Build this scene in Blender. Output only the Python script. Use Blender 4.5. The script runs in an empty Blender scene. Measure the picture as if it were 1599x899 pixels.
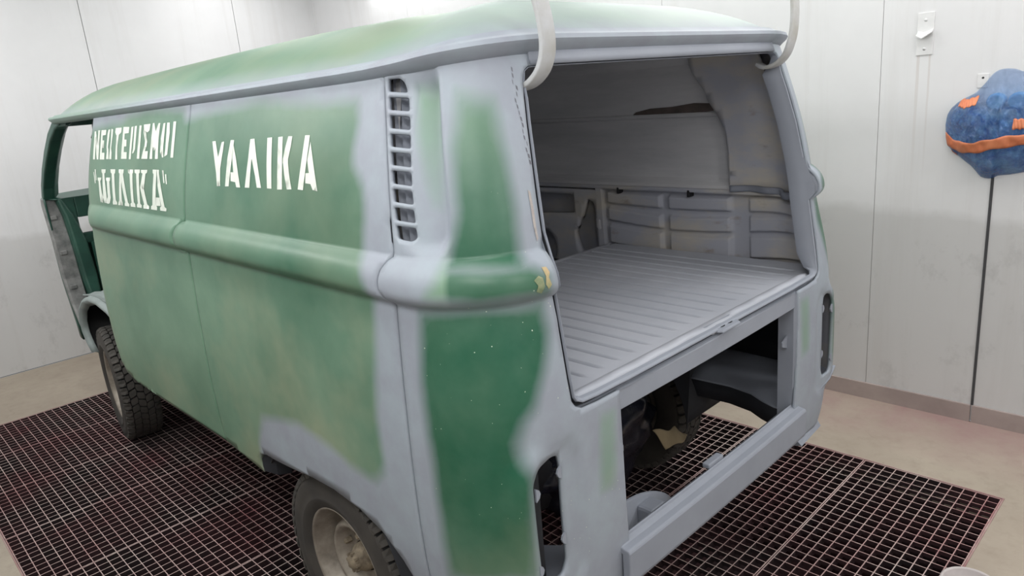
import bpy, bmesh, math, random
import numpy as np
from mathutils import Vector, Matrix
from mathutils.geometry import delaunay_2d_cdt

C = bpy.context.scene
COL = C.collection
R = math.radians

# ------------------------------------------------------------------ camera
cam_d = bpy.data.cameras.new('camera')
cam = bpy.data.objects.new('camera', cam_d); COL.objects.link(cam)
YAW, PITCH, ROLL, FPX = -0.756765, -0.266574, -0.087464, 1122.3
d = Vector((math.cos(YAW)*math.cos(PITCH), math.sin(YAW)*math.cos(PITCH), math.sin(PITCH)))
r = Vector((math.sin(YAW), -math.cos(YAW), 0)); u = r.cross(d)
r2 = math.cos(ROLL)*r + math.sin(ROLL)*u; u2 = -math.sin(ROLL)*r + math.cos(ROLL)*u
M4 = Matrix((r2, u2, -d)).transposed().to_4x4(); M4.translation = Vector((-1.8018, 1.6940, 1.6734))
cam.matrix_world = M4
cam_d.sensor_fit = 'HORIZONTAL'; cam_d.sensor_width = 36.0; cam_d.lens = FPX*36.0/1599.0
cam_d.clip_start = .02; cam_d.clip_end = 60
C.camera = cam

# ------------------------------------------------------------------ world, lamps, exposure
wd = bpy.data.worlds.new('world'); C.world = wd; wd.use_nodes = True
wd.node_tree.nodes['Background'].inputs[0].default_value = (.9, .95, 1, 1)
wd.node_tree.nodes['Background'].inputs[1].default_value = .3
C.view_settings.view_transform = 'Standard'; C.view_settings.look = 'None'
C.view_settings.exposure = 0.0; C.view_settings.gamma = 1.0; C.view_settings.use_curve_mapping = False
C.cycles.use_denoising = True
C.cycles.max_bounces = 8; C.cycles.diffuse_bounces = 5

def area(name, loc, size, power, rot=(0, 0, 0), color=(1, .995, .99)):
    l = bpy.data.lights.new(name, 'AREA'); l.shape = 'RECTANGLE'; l.size, l.size_y = size; l.energy = power; l.color = color
    o = bpy.data.objects.new(name, l); o.location = loc; o.rotation_euler = rot; COL.objects.link(o); return o
# booth strip lamps: two rows under the ceiling, one row high on each long wall (tilted inwards)
for i, x in enumerate((3.2, 1.0, -1.2)):
    area('ceiling_lamp', (x, 1.15, 2.96), (1.7, .5), 13)
    area('ceiling_lamp', (x, -.95, 2.96), (1.7, .5), 13)
for x in (2.6, .2, -2.0):
    area('wall_lamp', (x, 2.0, 2.62), (1.6, .35), 18, (R(-48), 0, 0))
    area('wall_lamp', (x, -1.83, 2.62), (1.6, .35), 15, (R(48), 0, 0))

for y in (-.9, 1.1): area('rear_fill', (-3.4, y, 2.35), (1.5, .4), 15, (0, R(-62), 0))  # unseen fill lights, added to brighten the tailgate opening and deck

# ------------------------------------------------------------------ materials
def lin(c):
    c = c/255.0
    return c/12.92 if c <= .04045 else ((c+.055)/1.055)**2.4
def col(r_, g_, b_): return (lin(r_), lin(g_), lin(b_), 1)

class NT:
    def __init__(s, name):
        s.m = bpy.data.materials.new(name); s.m.use_nodes = True; s.t = s.m.node_tree; s.n = s.t.nodes; s.l = s.t.links
        s.b = s.n['Principled BSDF']; s.out = s.n['Material Output']
    def node(s, typ, **kw):
        x = s.n.new(typ)
        for k, v in kw.items():
            if k.startswith('i_'): x.inputs[int(k[2:])].default_value = v
            else: setattr(x, k, v)
        return x
    def link(s, a, b): s.l.new(a, b)
    def coords(s, scale=(1, 1, 1), kind='Object'):
        if kind == 'World':
            src = s.node('ShaderNodeNewGeometry').outputs['Position']
        else:
            src = s.node('ShaderNodeTexCoord').outputs[kind]
        mp = s.node('ShaderNodeMapping'); mp.inputs['Scale'].default_value = scale; s.link(src, mp.inputs[0]); return mp.outputs[0]
    def noise(s, scale, detail=4, rough=.6, vec=None, dist=0):
        x = s.node('ShaderNodeTexNoise'); x.inputs['Scale'].default_value = scale; x.inputs['Detail'].default_value = detail
        x.inputs['Roughness'].default_value = rough; x.inputs['Distortion'].default_value = dist
        if vec is not None: s.link(vec, x.inputs['Vector'])
        return x.outputs['Fac']
    def ramp(s, fac, a, b, ca=(0, 0, 0, 1), cb=(1, 1, 1, 1)):
        x = s.node('ShaderNodeValToRGB'); e = x.color_ramp.elements; e[0].position = a; e[1].position = b; e[0].color = ca; e[1].color = cb
        s.link(fac, x.inputs[0]); return x.outputs[0]
    def mix(s, fac, a, b, mode='MIX'):
        x = s.node('ShaderNodeMix', data_type='RGBA', blend_type=mode)
        for sock, v in ((x.inputs[0], fac), (x.inputs[6], a), (x.inputs[7], b)):
            if hasattr(v, 'is_output'): s.link(v, sock)
            else: sock.default_value = v
        return x.outputs[2]
    def math(s, op, a, b=0, clamp=False):
        x = s.node('ShaderNodeMath', operation=op, use_clamp=clamp)
        for sock, v in ((x.inputs[0], a), (x.inputs[1], b)):
            if hasattr(v, 'is_output'): s.link(v, sock)
            else: sock.default_value = v
        return x.outputs[0]
    def bump(s, h, strength=.2, dist=.01):
        x = s.node('ShaderNodeBump'); x.inputs['Strength'].default_value = strength; x.inputs['Distance'].default_value = dist
        s.link(h, x.inputs['Height']); s.link(x.outputs[0], s.b.inputs['Normal'])
    def set(s, base=None, rough=None, metal=None, spec=None):
        for nm, v in (('Base Color', base), ('Roughness', rough), ('Metallic', metal), ('Specular IOR Level', spec)):
            if v is None: continue
            if hasattr(v, 'is_output'): s.link(v, s.b.inputs[nm])
            else: s.b.inputs[nm].default_value = v

def simple(name, c, rough=.6, metal=0, var=.15, scale=12, c2=None, bump=0):
    t = NT(name); v = t.coords(); n = t.noise(scale, 5, .6, v)
    dark = c2 or tuple(x*(1-var*2) for x in c[:3])+(1,)
    t.set(t.mix(t.ramp(n, .35, .7), c, dark), rough, metal)
    if bump: t.bump(n, bump, .004)
    return t.m

PRIMER = col(142, 147, 157)
def paint_material():
    t = NT('painted_body'); v = t.coords()
    a = t.node('ShaderNodeAttribute', attribute_name='paint'); sep = t.node('ShaderNodeSeparateColor'); t.link(a.outputs['Color'], sep.inputs[0])
    n1 = t.noise(3.2, 5, .6, v); n2 = t.noise(9, 4, .6, v); n3 = t.noise(38, 3, .5, v)
    g = t.math('ADD', sep.outputs[0], t.math('MULTIPLY', t.math('SUBTRACT', n2, .5), .28))
    g = t.ramp(g, .2, .8)
    s_ = t.math('ADD', sep.outputs[1], t.math('MULTIPLY', t.math('SUBTRACT', n1, .5), .8), True)
    green = t.mix(s_, col(20, 84, 60), col(127, 157, 134))
    olive = t.ramp(t.noise(1.9, 4, .6, v), .42, .68)
    green = t.mix(t.math('MULTIPLY', t.math('MULTIPLY', olive, sep.outputs[2]), .62), green, col(154, 157, 130))
    base = t.mix(g, t.mix(t.ramp(n2, .35, .75), PRIMER, col(151, 161, 169)), green)
    # stone chips: small pale flecks that gather where blue channel of nothing else is painted
    vo = t.node('ShaderNodeTexVoronoi'); vo.inputs['Scale'].default_value = 62; t.link(v, vo.inputs['Vector'])
    vd = t.math('ADD', vo.outputs['Distance'], t.math('MULTIPLY', t.math('SUBTRACT', t.noise(150, 3, .6, v), .5), .32))
    chip = t.math('MULTIPLY', t.math('LESS_THAN', vd, .055), t.math('GREATER_THAN', t.noise(5, 2, .5, v), .47))
    al = t.math('MULTIPLY', chip, a.outputs['Alpha'])
    base = t.mix(al, base, col(196, 205, 186))
    rough = t.mix(g, (.55, .55, .55, 1), t.mix(s_, (.34, .34, .34, 1), (.46, .46, .46, 1)))
    t.set(base, rough, 0, .5); t.bump(n3, .05, .002)
    return t.m
M = {}
M['paint'] = paint_material()
M['primer'] = simple('grey_primer', PRIMER, .6, 0, .05, 6, col(134, 139, 149))
M['primer_gutter'] = simple('grey_green_primer', col(158, 166, 174), .6, 0, .1, 5, col(140, 156, 146))
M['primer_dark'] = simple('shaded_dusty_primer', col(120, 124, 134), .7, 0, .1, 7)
def interior_material():
    t = NT('dusty_interior_primer'); v = t.coords((1, 1, 2.2))
    n = t.noise(2.6, 5, .65, v); n2 = t.noise(8, 4, .6, v)
    b = t.mix(t.ramp(n, .46, .66), col(160, 162, 171), col(180, 174, 163))
    b = t.mix(t.ramp(n2, .62, .78), b, col(140, 131, 118))
    t.set(b, .75); return t.m
M['interior'] = interior_material()
def upper_material():
    t = NT('worn_bare_interior_panel'); v = t.coords((.5, 1, 3)); n = t.noise(2.2, 6, .7, v); n2 = t.noise(1.3, 5, .7, v)
    b = t.mix(t.ramp(n, .4, .7), col(184, 184, 186), col(163, 163, 166))
    t.set(b, .75); return t.m
M['upper'] = upper_material()
def deck_material():
    t = NT('deck_grey_primer'); v = t.coords(); n = t.noise(3, 5, .6, v)
    t.set(t.mix(t.ramp(n, .35, .7), col(180, 183, 191), col(165, 169, 178)), .6); return t.m
M['deck'] = deck_material()
M['stain'] = simple('dark_brown_stain', col(86, 76, 72), .8, 0, .2, 20)
M['green_dark'] = simple('dark_green_enamel', col(27, 62, 52), .4, 0, .2, 8, col(38, 80, 66))
M['hinge_post'] = simple('scuffed_grey_metal', col(138, 138, 136), .6, .1, .2, 20, col(96, 98, 97))
M['step'] = simple('dusty_pale_green_primer', col(142, 152, 150), .6, 0, .1, 12)
M['black'] = simple('black_parts_and_shade', col(18, 18, 20), .6, 0, .1)  # black small parts; also the dark of holes and inside the front arches
M['shadow_grey'] = simple('dark_grey_painted_shade', col(40, 42, 48), .7, 0, .2, 9)  # dark tone puts the underbody and engine bay shade into the colour
M['rubber'] = simple('dusty_black_rubber', col(62, 60, 57), .85, 0, .2, 14, col(76, 72, 67))
M['groove'] = simple('shaded_tyre_groove', col(20, 20, 20), .9, 0, .1)  # blackened crown paints in the shade between tread blocks
M['sidewall'] = simple('dusty_tyre_sidewall', col(66, 62, 57), .85, 0, .2, 6, col(48, 45, 43))
M['rim'] = simple('worn_grey_steel', col(168, 160, 148), .42, .35, .18, 14, col(120, 112, 102))
M['hub'] = simple('dirty_beige_hub', col(150, 137, 116), .8, .1, .3, 30, col(86, 76, 64), .4)
M['lettering'] = simple('white_sign_paint', col(218, 224, 213), .5, 0, .06, 30)
M['filler'] = simple('beige_filler', col(190, 164, 126), .7, 0, .25, 40, col(150, 150, 110))
M['filler_dull'] = simple('dull_filler', col(138, 142, 110), .7, 0, .25, 60, col(110, 130, 96))
M['scrape'] = simple('bare_scraped_edge', col(170, 163, 158), .7, 0, .15, 50, col(150, 142, 140))
M['chip'] = simple('chipped_dark_edge', col(104, 104, 112), .7, 0, .1)
M['arm'] = simple('scuffed_pale_grey_arm', col(186, 188, 190), .5, 0, .12, 10, col(164, 162, 154))
M['cloth'] = simple('beige_cloth', col(160, 144, 114), .9, 0, .12, 10)
M['film_black'] = simple('black_plastic_film', col(30, 33, 44), .25, 0, .3, 16, None, .8)
M['steel'] = simple('galvanised_steel', col(205, 206, 206), .4, .3, .08, 30)
M['tape'] = simple('orange_masking_tape', col(214, 132, 92), .55, 0, .12, 14, col(186, 100, 66), .5)
M['white_plastic'] = simple('white_painted_metal', col(222, 222, 222), .5, 0, .05, 20)
M['bucket'] = simple('pinkish_grey_plastic', col(190, 182, 180), .5, 0, .08, 16)
M['gap'] = simple('dark_joint', col(70, 70, 72), .8, 0, .1)
M['bottle'] = simple('pale_blue_plastic', col(150, 200, 228), .3, 0, .1, 20, col(90, 160, 205))

def wall_material():
    t = NT('white_booth_panel'); p = t.coords((1, 1, 1), 'World')
    sx = t.node('ShaderNodeSeparateXYZ'); t.link(p, sx.inputs[0])
    n1 = t.noise(.9, 6, .65, p); st = t.noise(3.0, 5, .7, t.coords((2.2, 2.2, .12), 'World')); n3 = t.noise(7, 5, .7, p)
    base = t.mix(t.ramp(n1, .4, .75), col(223, 223, 224), col(213, 213, 214))
    base = t.mix(t.math('MULTIPLY', t.ramp(st, .52, .8), .35), base, col(190, 186, 182))
    # overspray dust settled on the lower half
    hz = t.math('ADD', sx.outputs[2], t.math('MULTIPLY', t.math('SUBTRACT', n1, .5), .35))
    low = t.math('SUBTRACT', 1, t.ramp(hz, .95, 1.22))
    base = t.mix(t.math('MULTIPLY', low, .42), base, col(176, 175, 173))
    smudge = t.math('MULTIPLY', t.ramp(t.noise(3.4, 6, .75, t.coords((1.4, 1.4, 1), 'World')), .55, .78), low)
    base = t.mix(t.math('MULTIPLY', smudge, .45), base, col(140, 139, 138))
    # two rust-brown runs under the hook plate
    for xx, ww in ((-.702, .006), (-.748, .004)):
        run = t.math('MULTIPLY', t.math('LESS_THAN', t.math('ABSOLUTE', t.math('ADD', t.math('SUBTRACT', sx.outputs[0], xx), t.math('MULTIPLY', t.math('SUBTRACT', n3, .5), .006))), ww),
                     t.math('MULTIPLY', t.math('LESS_THAN', sx.outputs[2], 1.672), t.math('LESS_THAN', sx.outputs[1], -1.8)))
        run = t.math('MULTIPLY', run, t.math('MULTIPLY', t.math('SUBTRACT', sx.outputs[2], 1.1), .55, True), True)
        base = t.mix(run, base, col(176, 160, 150))
    t.set(base, .42); t.bump(n1, .08, .02); return t.m
M['wall'] = wall_material()
def floor_material():
    t = NT('dusty_concrete'); p = t.coords((1, 1, 1), 'World'); sx = t.node('ShaderNodeSeparateXYZ'); t.link(p, sx.inputs[0])
    n1 = t.noise(1.6, 6, .65, p); n2 = t.noise(14, 5, .7, p)
    b = t.mix(t.ramp(n1, .35, .7), col(168, 157, 142), col(147, 135, 121))
    b = t.mix(t.math('MULTIPLY', t.ramp(n2, .5, .75), .4), b, col(132, 120, 107))
    # red paint overspray in the rear right corner of the booth
    side = t.math('MULTIPLY', t.math('SUBTRACT', 1, t.ramp(t.math('ADD', sx.outputs[1], 2.4), .55, 1.3)), t.math('SUBTRACT', 1, t.ramp(t.math('ADD', sx.outputs[0], .5), .7, 1.0)))
    pink = t.math('MULTIPLY', t.ramp(t.noise(2.3, 6, .7, p), .4, .62), side)
    b = t.mix(t.math('MULTIPLY', side, .45), b, col(164, 140, 133))
    b = t.mix(t.math('MULTIPLY', pink, .6), b, col(150, 112, 116))
    vo = t.node('ShaderNodeTexVoronoi', feature='DISTANCE_TO_EDGE'); vo.inputs['Scale'].default_value = .75
    wv = t.node('ShaderNodeVectorMath', operation='ADD'); nz = t.node('ShaderNodeTexNoise'); nz.inputs['Scale'].default_value = 4; t.link(p, nz.inputs['Vector'])
    t.link(p, wv.inputs[0]); t.link(nz.outputs['Color'], wv.inputs[1]); t.link(wv.outputs[0], vo.inputs['Vector'])
    crack = t.math('MULTIPLY', t.math('LESS_THAN', vo.outputs['Distance'], .004), t.ramp(n1, .52, .6))
    b = t.mix(t.math('MULTIPLY', crack, .5), b, col(110, 98, 86))
    t.set(b, .7); t.bump(n2, .15, .004); return t.m
M['floor'] = floor_material()
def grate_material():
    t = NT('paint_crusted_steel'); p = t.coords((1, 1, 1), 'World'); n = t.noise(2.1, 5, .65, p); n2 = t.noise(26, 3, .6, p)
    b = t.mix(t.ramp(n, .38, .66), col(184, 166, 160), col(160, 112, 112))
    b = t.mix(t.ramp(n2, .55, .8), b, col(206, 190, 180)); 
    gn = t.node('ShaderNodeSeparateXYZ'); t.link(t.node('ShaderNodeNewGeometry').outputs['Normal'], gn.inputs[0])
    top = t.math('GREATER_THAN', gn.outputs[2], .5)          # upward faces pale, side faces dark red-brown
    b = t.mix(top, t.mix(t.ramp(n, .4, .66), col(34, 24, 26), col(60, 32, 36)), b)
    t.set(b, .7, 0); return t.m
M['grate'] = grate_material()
M['grate_cross'] = simple('paint_crusted_cross_bar', col(168, 146, 140), .7, 0, .1, 8, col(140, 98, 98))
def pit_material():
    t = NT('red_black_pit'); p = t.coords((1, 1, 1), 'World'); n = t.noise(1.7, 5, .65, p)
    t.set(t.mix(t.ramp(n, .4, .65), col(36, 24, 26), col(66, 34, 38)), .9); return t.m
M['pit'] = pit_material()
M['skirting'] = simple('dusty_pink_grey_skirting', col(170, 156, 151), .7, 0, .1, 4, col(150, 136, 132))
def film_material():
    t = NT('blue_translucent_film'); v = t.coords(); n = t.noise(13, 5, .65, v, 1.2); n2 = t.noise(38, 5, .7, t.coords((1, 1, .55)), 1.6)
    sx = t.node('ShaderNodeSeparateXYZ'); t.link(v, sx.inputs[0])
    neck = t.ramp(t.math('ADD', sx.outputs[2], t.math('MULTIPLY', t.math('SUBTRACT', n, .5), .12)), .05, .15)
    t.set(t.mix(neck, t.mix(t.ramp(n, .36, .68), col(20, 80, 160), col(104, 158, 214)), col(166, 180, 216)), .16, 0, .8)
    t.bump(n2, 1.0, .03)
    tr = t.node('ShaderNodeBsdfTransparent'); tr.inputs[0].default_value = (.74, .84, .97, 1)
    mx = t.node('ShaderNodeMixShader')
    # a single loose layer at the neck lets more of the wall through than the doubled film round the load
    fac = t.math('SUBTRACT', .80, t.math('MULTIPLY', t.ramp(t.math('ADD', sx.outputs[2], t.math('MULTIPLY', t.math('SUBTRACT', n, .5), .12)), .02, .13), .48))
    t.link(fac, mx.inputs[0])
    t.link(tr.outputs[0], mx.inputs[1]); t.link(t.b.outputs[0], mx.inputs[2]); t.link(mx.outputs[0], t.out.inputs['Surface']); return t.m
M['film'] = film_material()

# ------------------------------------------------------------------ helpers
def mesh_obj(name, verts, faces, mat, parent=None, smooth=False, kind=None):
    me = bpy.data.meshes.new(name); me.from_pydata([tuple(map(float, v)) for v in verts], [], [tuple(map(int, f)) for f in faces]); me.update()
    if mat is not None: me.materials.append(mat)
    if smooth: me.polygons.foreach_set('use_smooth', [True]*len(me.polygons))
    o = bpy.data.objects.new(name, me); COL.objects.link(o)
    if parent is not None: o.parent = parent
    if kind: o['kind'] = kind
    return o
def thing(name, label, cat, loc=(0, 0, 0), group=None):
    o = bpy.data.objects.new(name, None); COL.objects.link(o); o.location = loc; o['label'] = label; o['category'] = cat; o.empty_display_size = .1
    if group: o['group'] = group
    return o
def tag(o, label, cat, group=None):
    o['label'] = label; o['category'] = cat
    if group: o['group'] = group
    return o
def fix_normals(o):
    bm = bmesh.new(); bm.from_mesh(o.data); bmesh.ops.recalc_face_normals(bm, faces=bm.faces); bm.to_mesh(o.data); bm.free()
def bevel(o, w, seg=2):
    m = o.modifiers.new('bevel', 'BEVEL'); m.width = w; m.segments = seg; m.limit_method = 'ANGLE'; m.angle_limit = R(40); return o
def solid(o, t, off=-1):
    m = o.modifiers.new('thickness', 'SOLIDIFY'); m.thickness = t; m.offset = off; m.use_quality_normals = True; return o
class MB:
    def __init__(s): s.v = []; s.f = []
    def add(s, v, f):
        k = len(s.v); s.v += [tuple(x) for x in v]; s.f += [tuple(i+k for i in q) for q in f]; return s
    def box(s, a, b):
        (x0, y0, z0), (x1, y1, z1) = a, b
        return s.add([(x0, y0, z0), (x1, y0, z0), (x1, y1, z0), (x0, y1, z0), (x0, y0, z1), (x1, y0, z1), (x1, y1, z1), (x0, y1, z1)],
              [(0, 3, 2, 1), (4, 5, 6, 7), (0, 1, 5, 4), (1, 2, 6, 5), (2, 3, 7, 6), (3, 0, 4, 7)])
    def hexa(s, p): # eight points: bottom ring 0-3, top ring 4-7
        return s.add(p, [(0, 3, 2, 1), (4, 5, 6, 7), (0, 1, 5, 4), (1, 2, 6, 5), (2, 3, 7, 6), (3, 0, 4, 7)])
    def grid(s, rows, closed=False):
        n = len(rows[0]); v = [p for r_ in rows for p in r_]; f = []
        for i in range(len(rows)-1):
            for j in range(n-1 if not closed else n):
                k = (j+1) % n; f.append((i*n+j, i*n+k, (i+1)*n+k, (i+1)*n+j))
        return s.add(v, f)
    def tube(s, pts, rad, n=10, cap=True):
        pts = [Vector(p) for p in pts]; rads = rad if isinstance(rad, (list, tuple)) else [rad]*len(pts)
        up = Vector((0, 0, 1)); rows = []
        for i, p in enumerate(pts):
            t = (pts[min(i+1, len(pts)-1)]-pts[max(i-1, 0)]).normalized()
            a = t.cross(up if abs(t.z) < .95 else Vector((1, 0, 0))).normalized(); b = t.cross(a)
            rows.append([p+rads[i]*(math.cos(q)*a+math.sin(q)*b) for q in [2*math.pi*k/n for k in range(n)]])
        k0 = len(s.v); s.grid(rows, True)
        if cap: s.f.append(tuple(range(k0, k0+n))[::-1]); s.f.append(tuple(range(len(s.v)-n, len(s.v))))
        return s
    def strip(s, pts, side, w, th, n=None):
        # flat bar along pts: side = width direction per point, th thick
        rows = []
        for i, p in enumerate(pts):
            p = Vector(p); t = (Vector(pts[min(i+1, len(pts)-1)])-Vector(pts[max(i-1, 0)])).normalized()
            sd = Vector(side(i) if callable(side) else side).normalized(); nn = t.cross(sd).normalized()
            rows.append([p-sd*w/2-nn*th/2, p+sd*w/2-nn*th/2, p+sd*w/2+nn*th/2, p-sd*w/2+nn*th/2])
        k0 = len(s.v); s.grid(rows, True); s.f.append((k0, k0+1, k0+2, k0+3)[::-1]); k1 = len(s.v)-4; s.f.append((k1, k1+1, k1+2, k1+3)); return s
    def lathe_y(s, c, prof, n=48, sgn=1):
        # profile (radius, offset along y) around the y axis through c
        rows = []
        for k in range(n):
            a = 2*math.pi*k/n; rows.append([(c[0]+rr*math.cos(a), c[1]+sgn*yy, c[2]+rr*math.sin(a)) for rr, yy in prof])
        rows.append(rows[0]); return s.grid(rows)
    def build(s, name, mat, parent=None, smooth=False, kind=None, fix=True, sharp=None):
        o = mesh_obj(name, s.v, s.f, mat, parent, smooth, kind)
        if fix: fix_normals(o)
        if sharp: o.data.set_sharp_from_angle(angle=R(sharp))
        return o

# ------------------------------------------------------------------ van body surface: u runs along the side (= x) and on round the rear corner
WZ=[(.35,.80),(.42,.822),(.50,.842),(.60,.853),(.80,.858),(1.05,.853),(1.20,.846),(1.25,.843),(1.36,.833),(1.45,.817),(1.55,.792),(1.65,.763),(1.72,.743),(1.80,.725)]
RZ=[(.35,-.80),(.45,-.828),(.60,-.836),(.95,-.836),(1.05,-.828),(1.25,-.80),(1.36,-.785),(1.5,-.760),(1.6,-.737),(1.72,-.705),(1.80,-.68)]
def lerp(T,z):
    # smooth (Catmull-Rom) interpolation
    if z<=T[0][0]: return T[0][1]
    if z>=T[-1][0]: return T[-1][1]
    for i in range(len(T)-1):
        if z<=T[i+1][0]: break
    x0,y0=T[i];x1,y1=T[i+1]
    def sl(j):
        a=max(j-1,0);b=min(j+1,len(T)-1); return (T[b][1]-T[a][1])/(T[b][0]-T[a][0])
    h=x1-x0;t=(z-x0)/h;m0=sl(i)*h;m1=sl(i+1)*h
    return (2*t**3-3*t*t+1)*y0+(t**3-2*t*t+t)*m0+(-2*t**3+3*t*t)*y1+(t**3-t*t)*m1
U0=-.55;LC=.42
def base(u,z):
    w=lerp(WZ,z);r=lerp(RZ,z);a=r-U0;b=.25-.05*min(1,max(0,(z-1.2)/.5))
    if u>=U0: return (u,w,z)
    if u>U0-LC:
        t=(U0-u)/LC*math.pi/2;n=3.0-.9*smooth(1.0,1.36,z)
        q=(math.cos(t)**n+math.sin(t)**n)**(-1/n)
        return (U0+a*q*math.sin(t),w-b+b*q*math.cos(t),z)
    return (r,w-b-(U0-LC-u),z)
def smooth(a,b,x):
    t=min(1,max(0,(x-a)/(b-a))); return t*t*(3-2*t)
def belt(z):
    t=(z-1.250)/.104
    if t<=0 or t>=1: return 0.
    return .032*(1-abs((t-.40)/.40)**3.2) if t<.40 else .032*(1-((t-.40)/.60)**2.1)
def nrm(u,z,e=.004):
    p=np.array(base(u+e,z))-np.array(base(u-e,z));q=np.array(base(u,z+e))-np.array(base(u,z-e))
    n=np.cross(q,p);n/=np.linalg.norm(n); return n   # outward?
def y2u(y, z):
    lo, hi = -1.6, U0            # y falls as u falls past the corner
    for _ in range(40):
        m_ = (lo+hi)/2
        if base(m_, z)[1] < y: lo = m_
        else: hi = m_
    return lo

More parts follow.
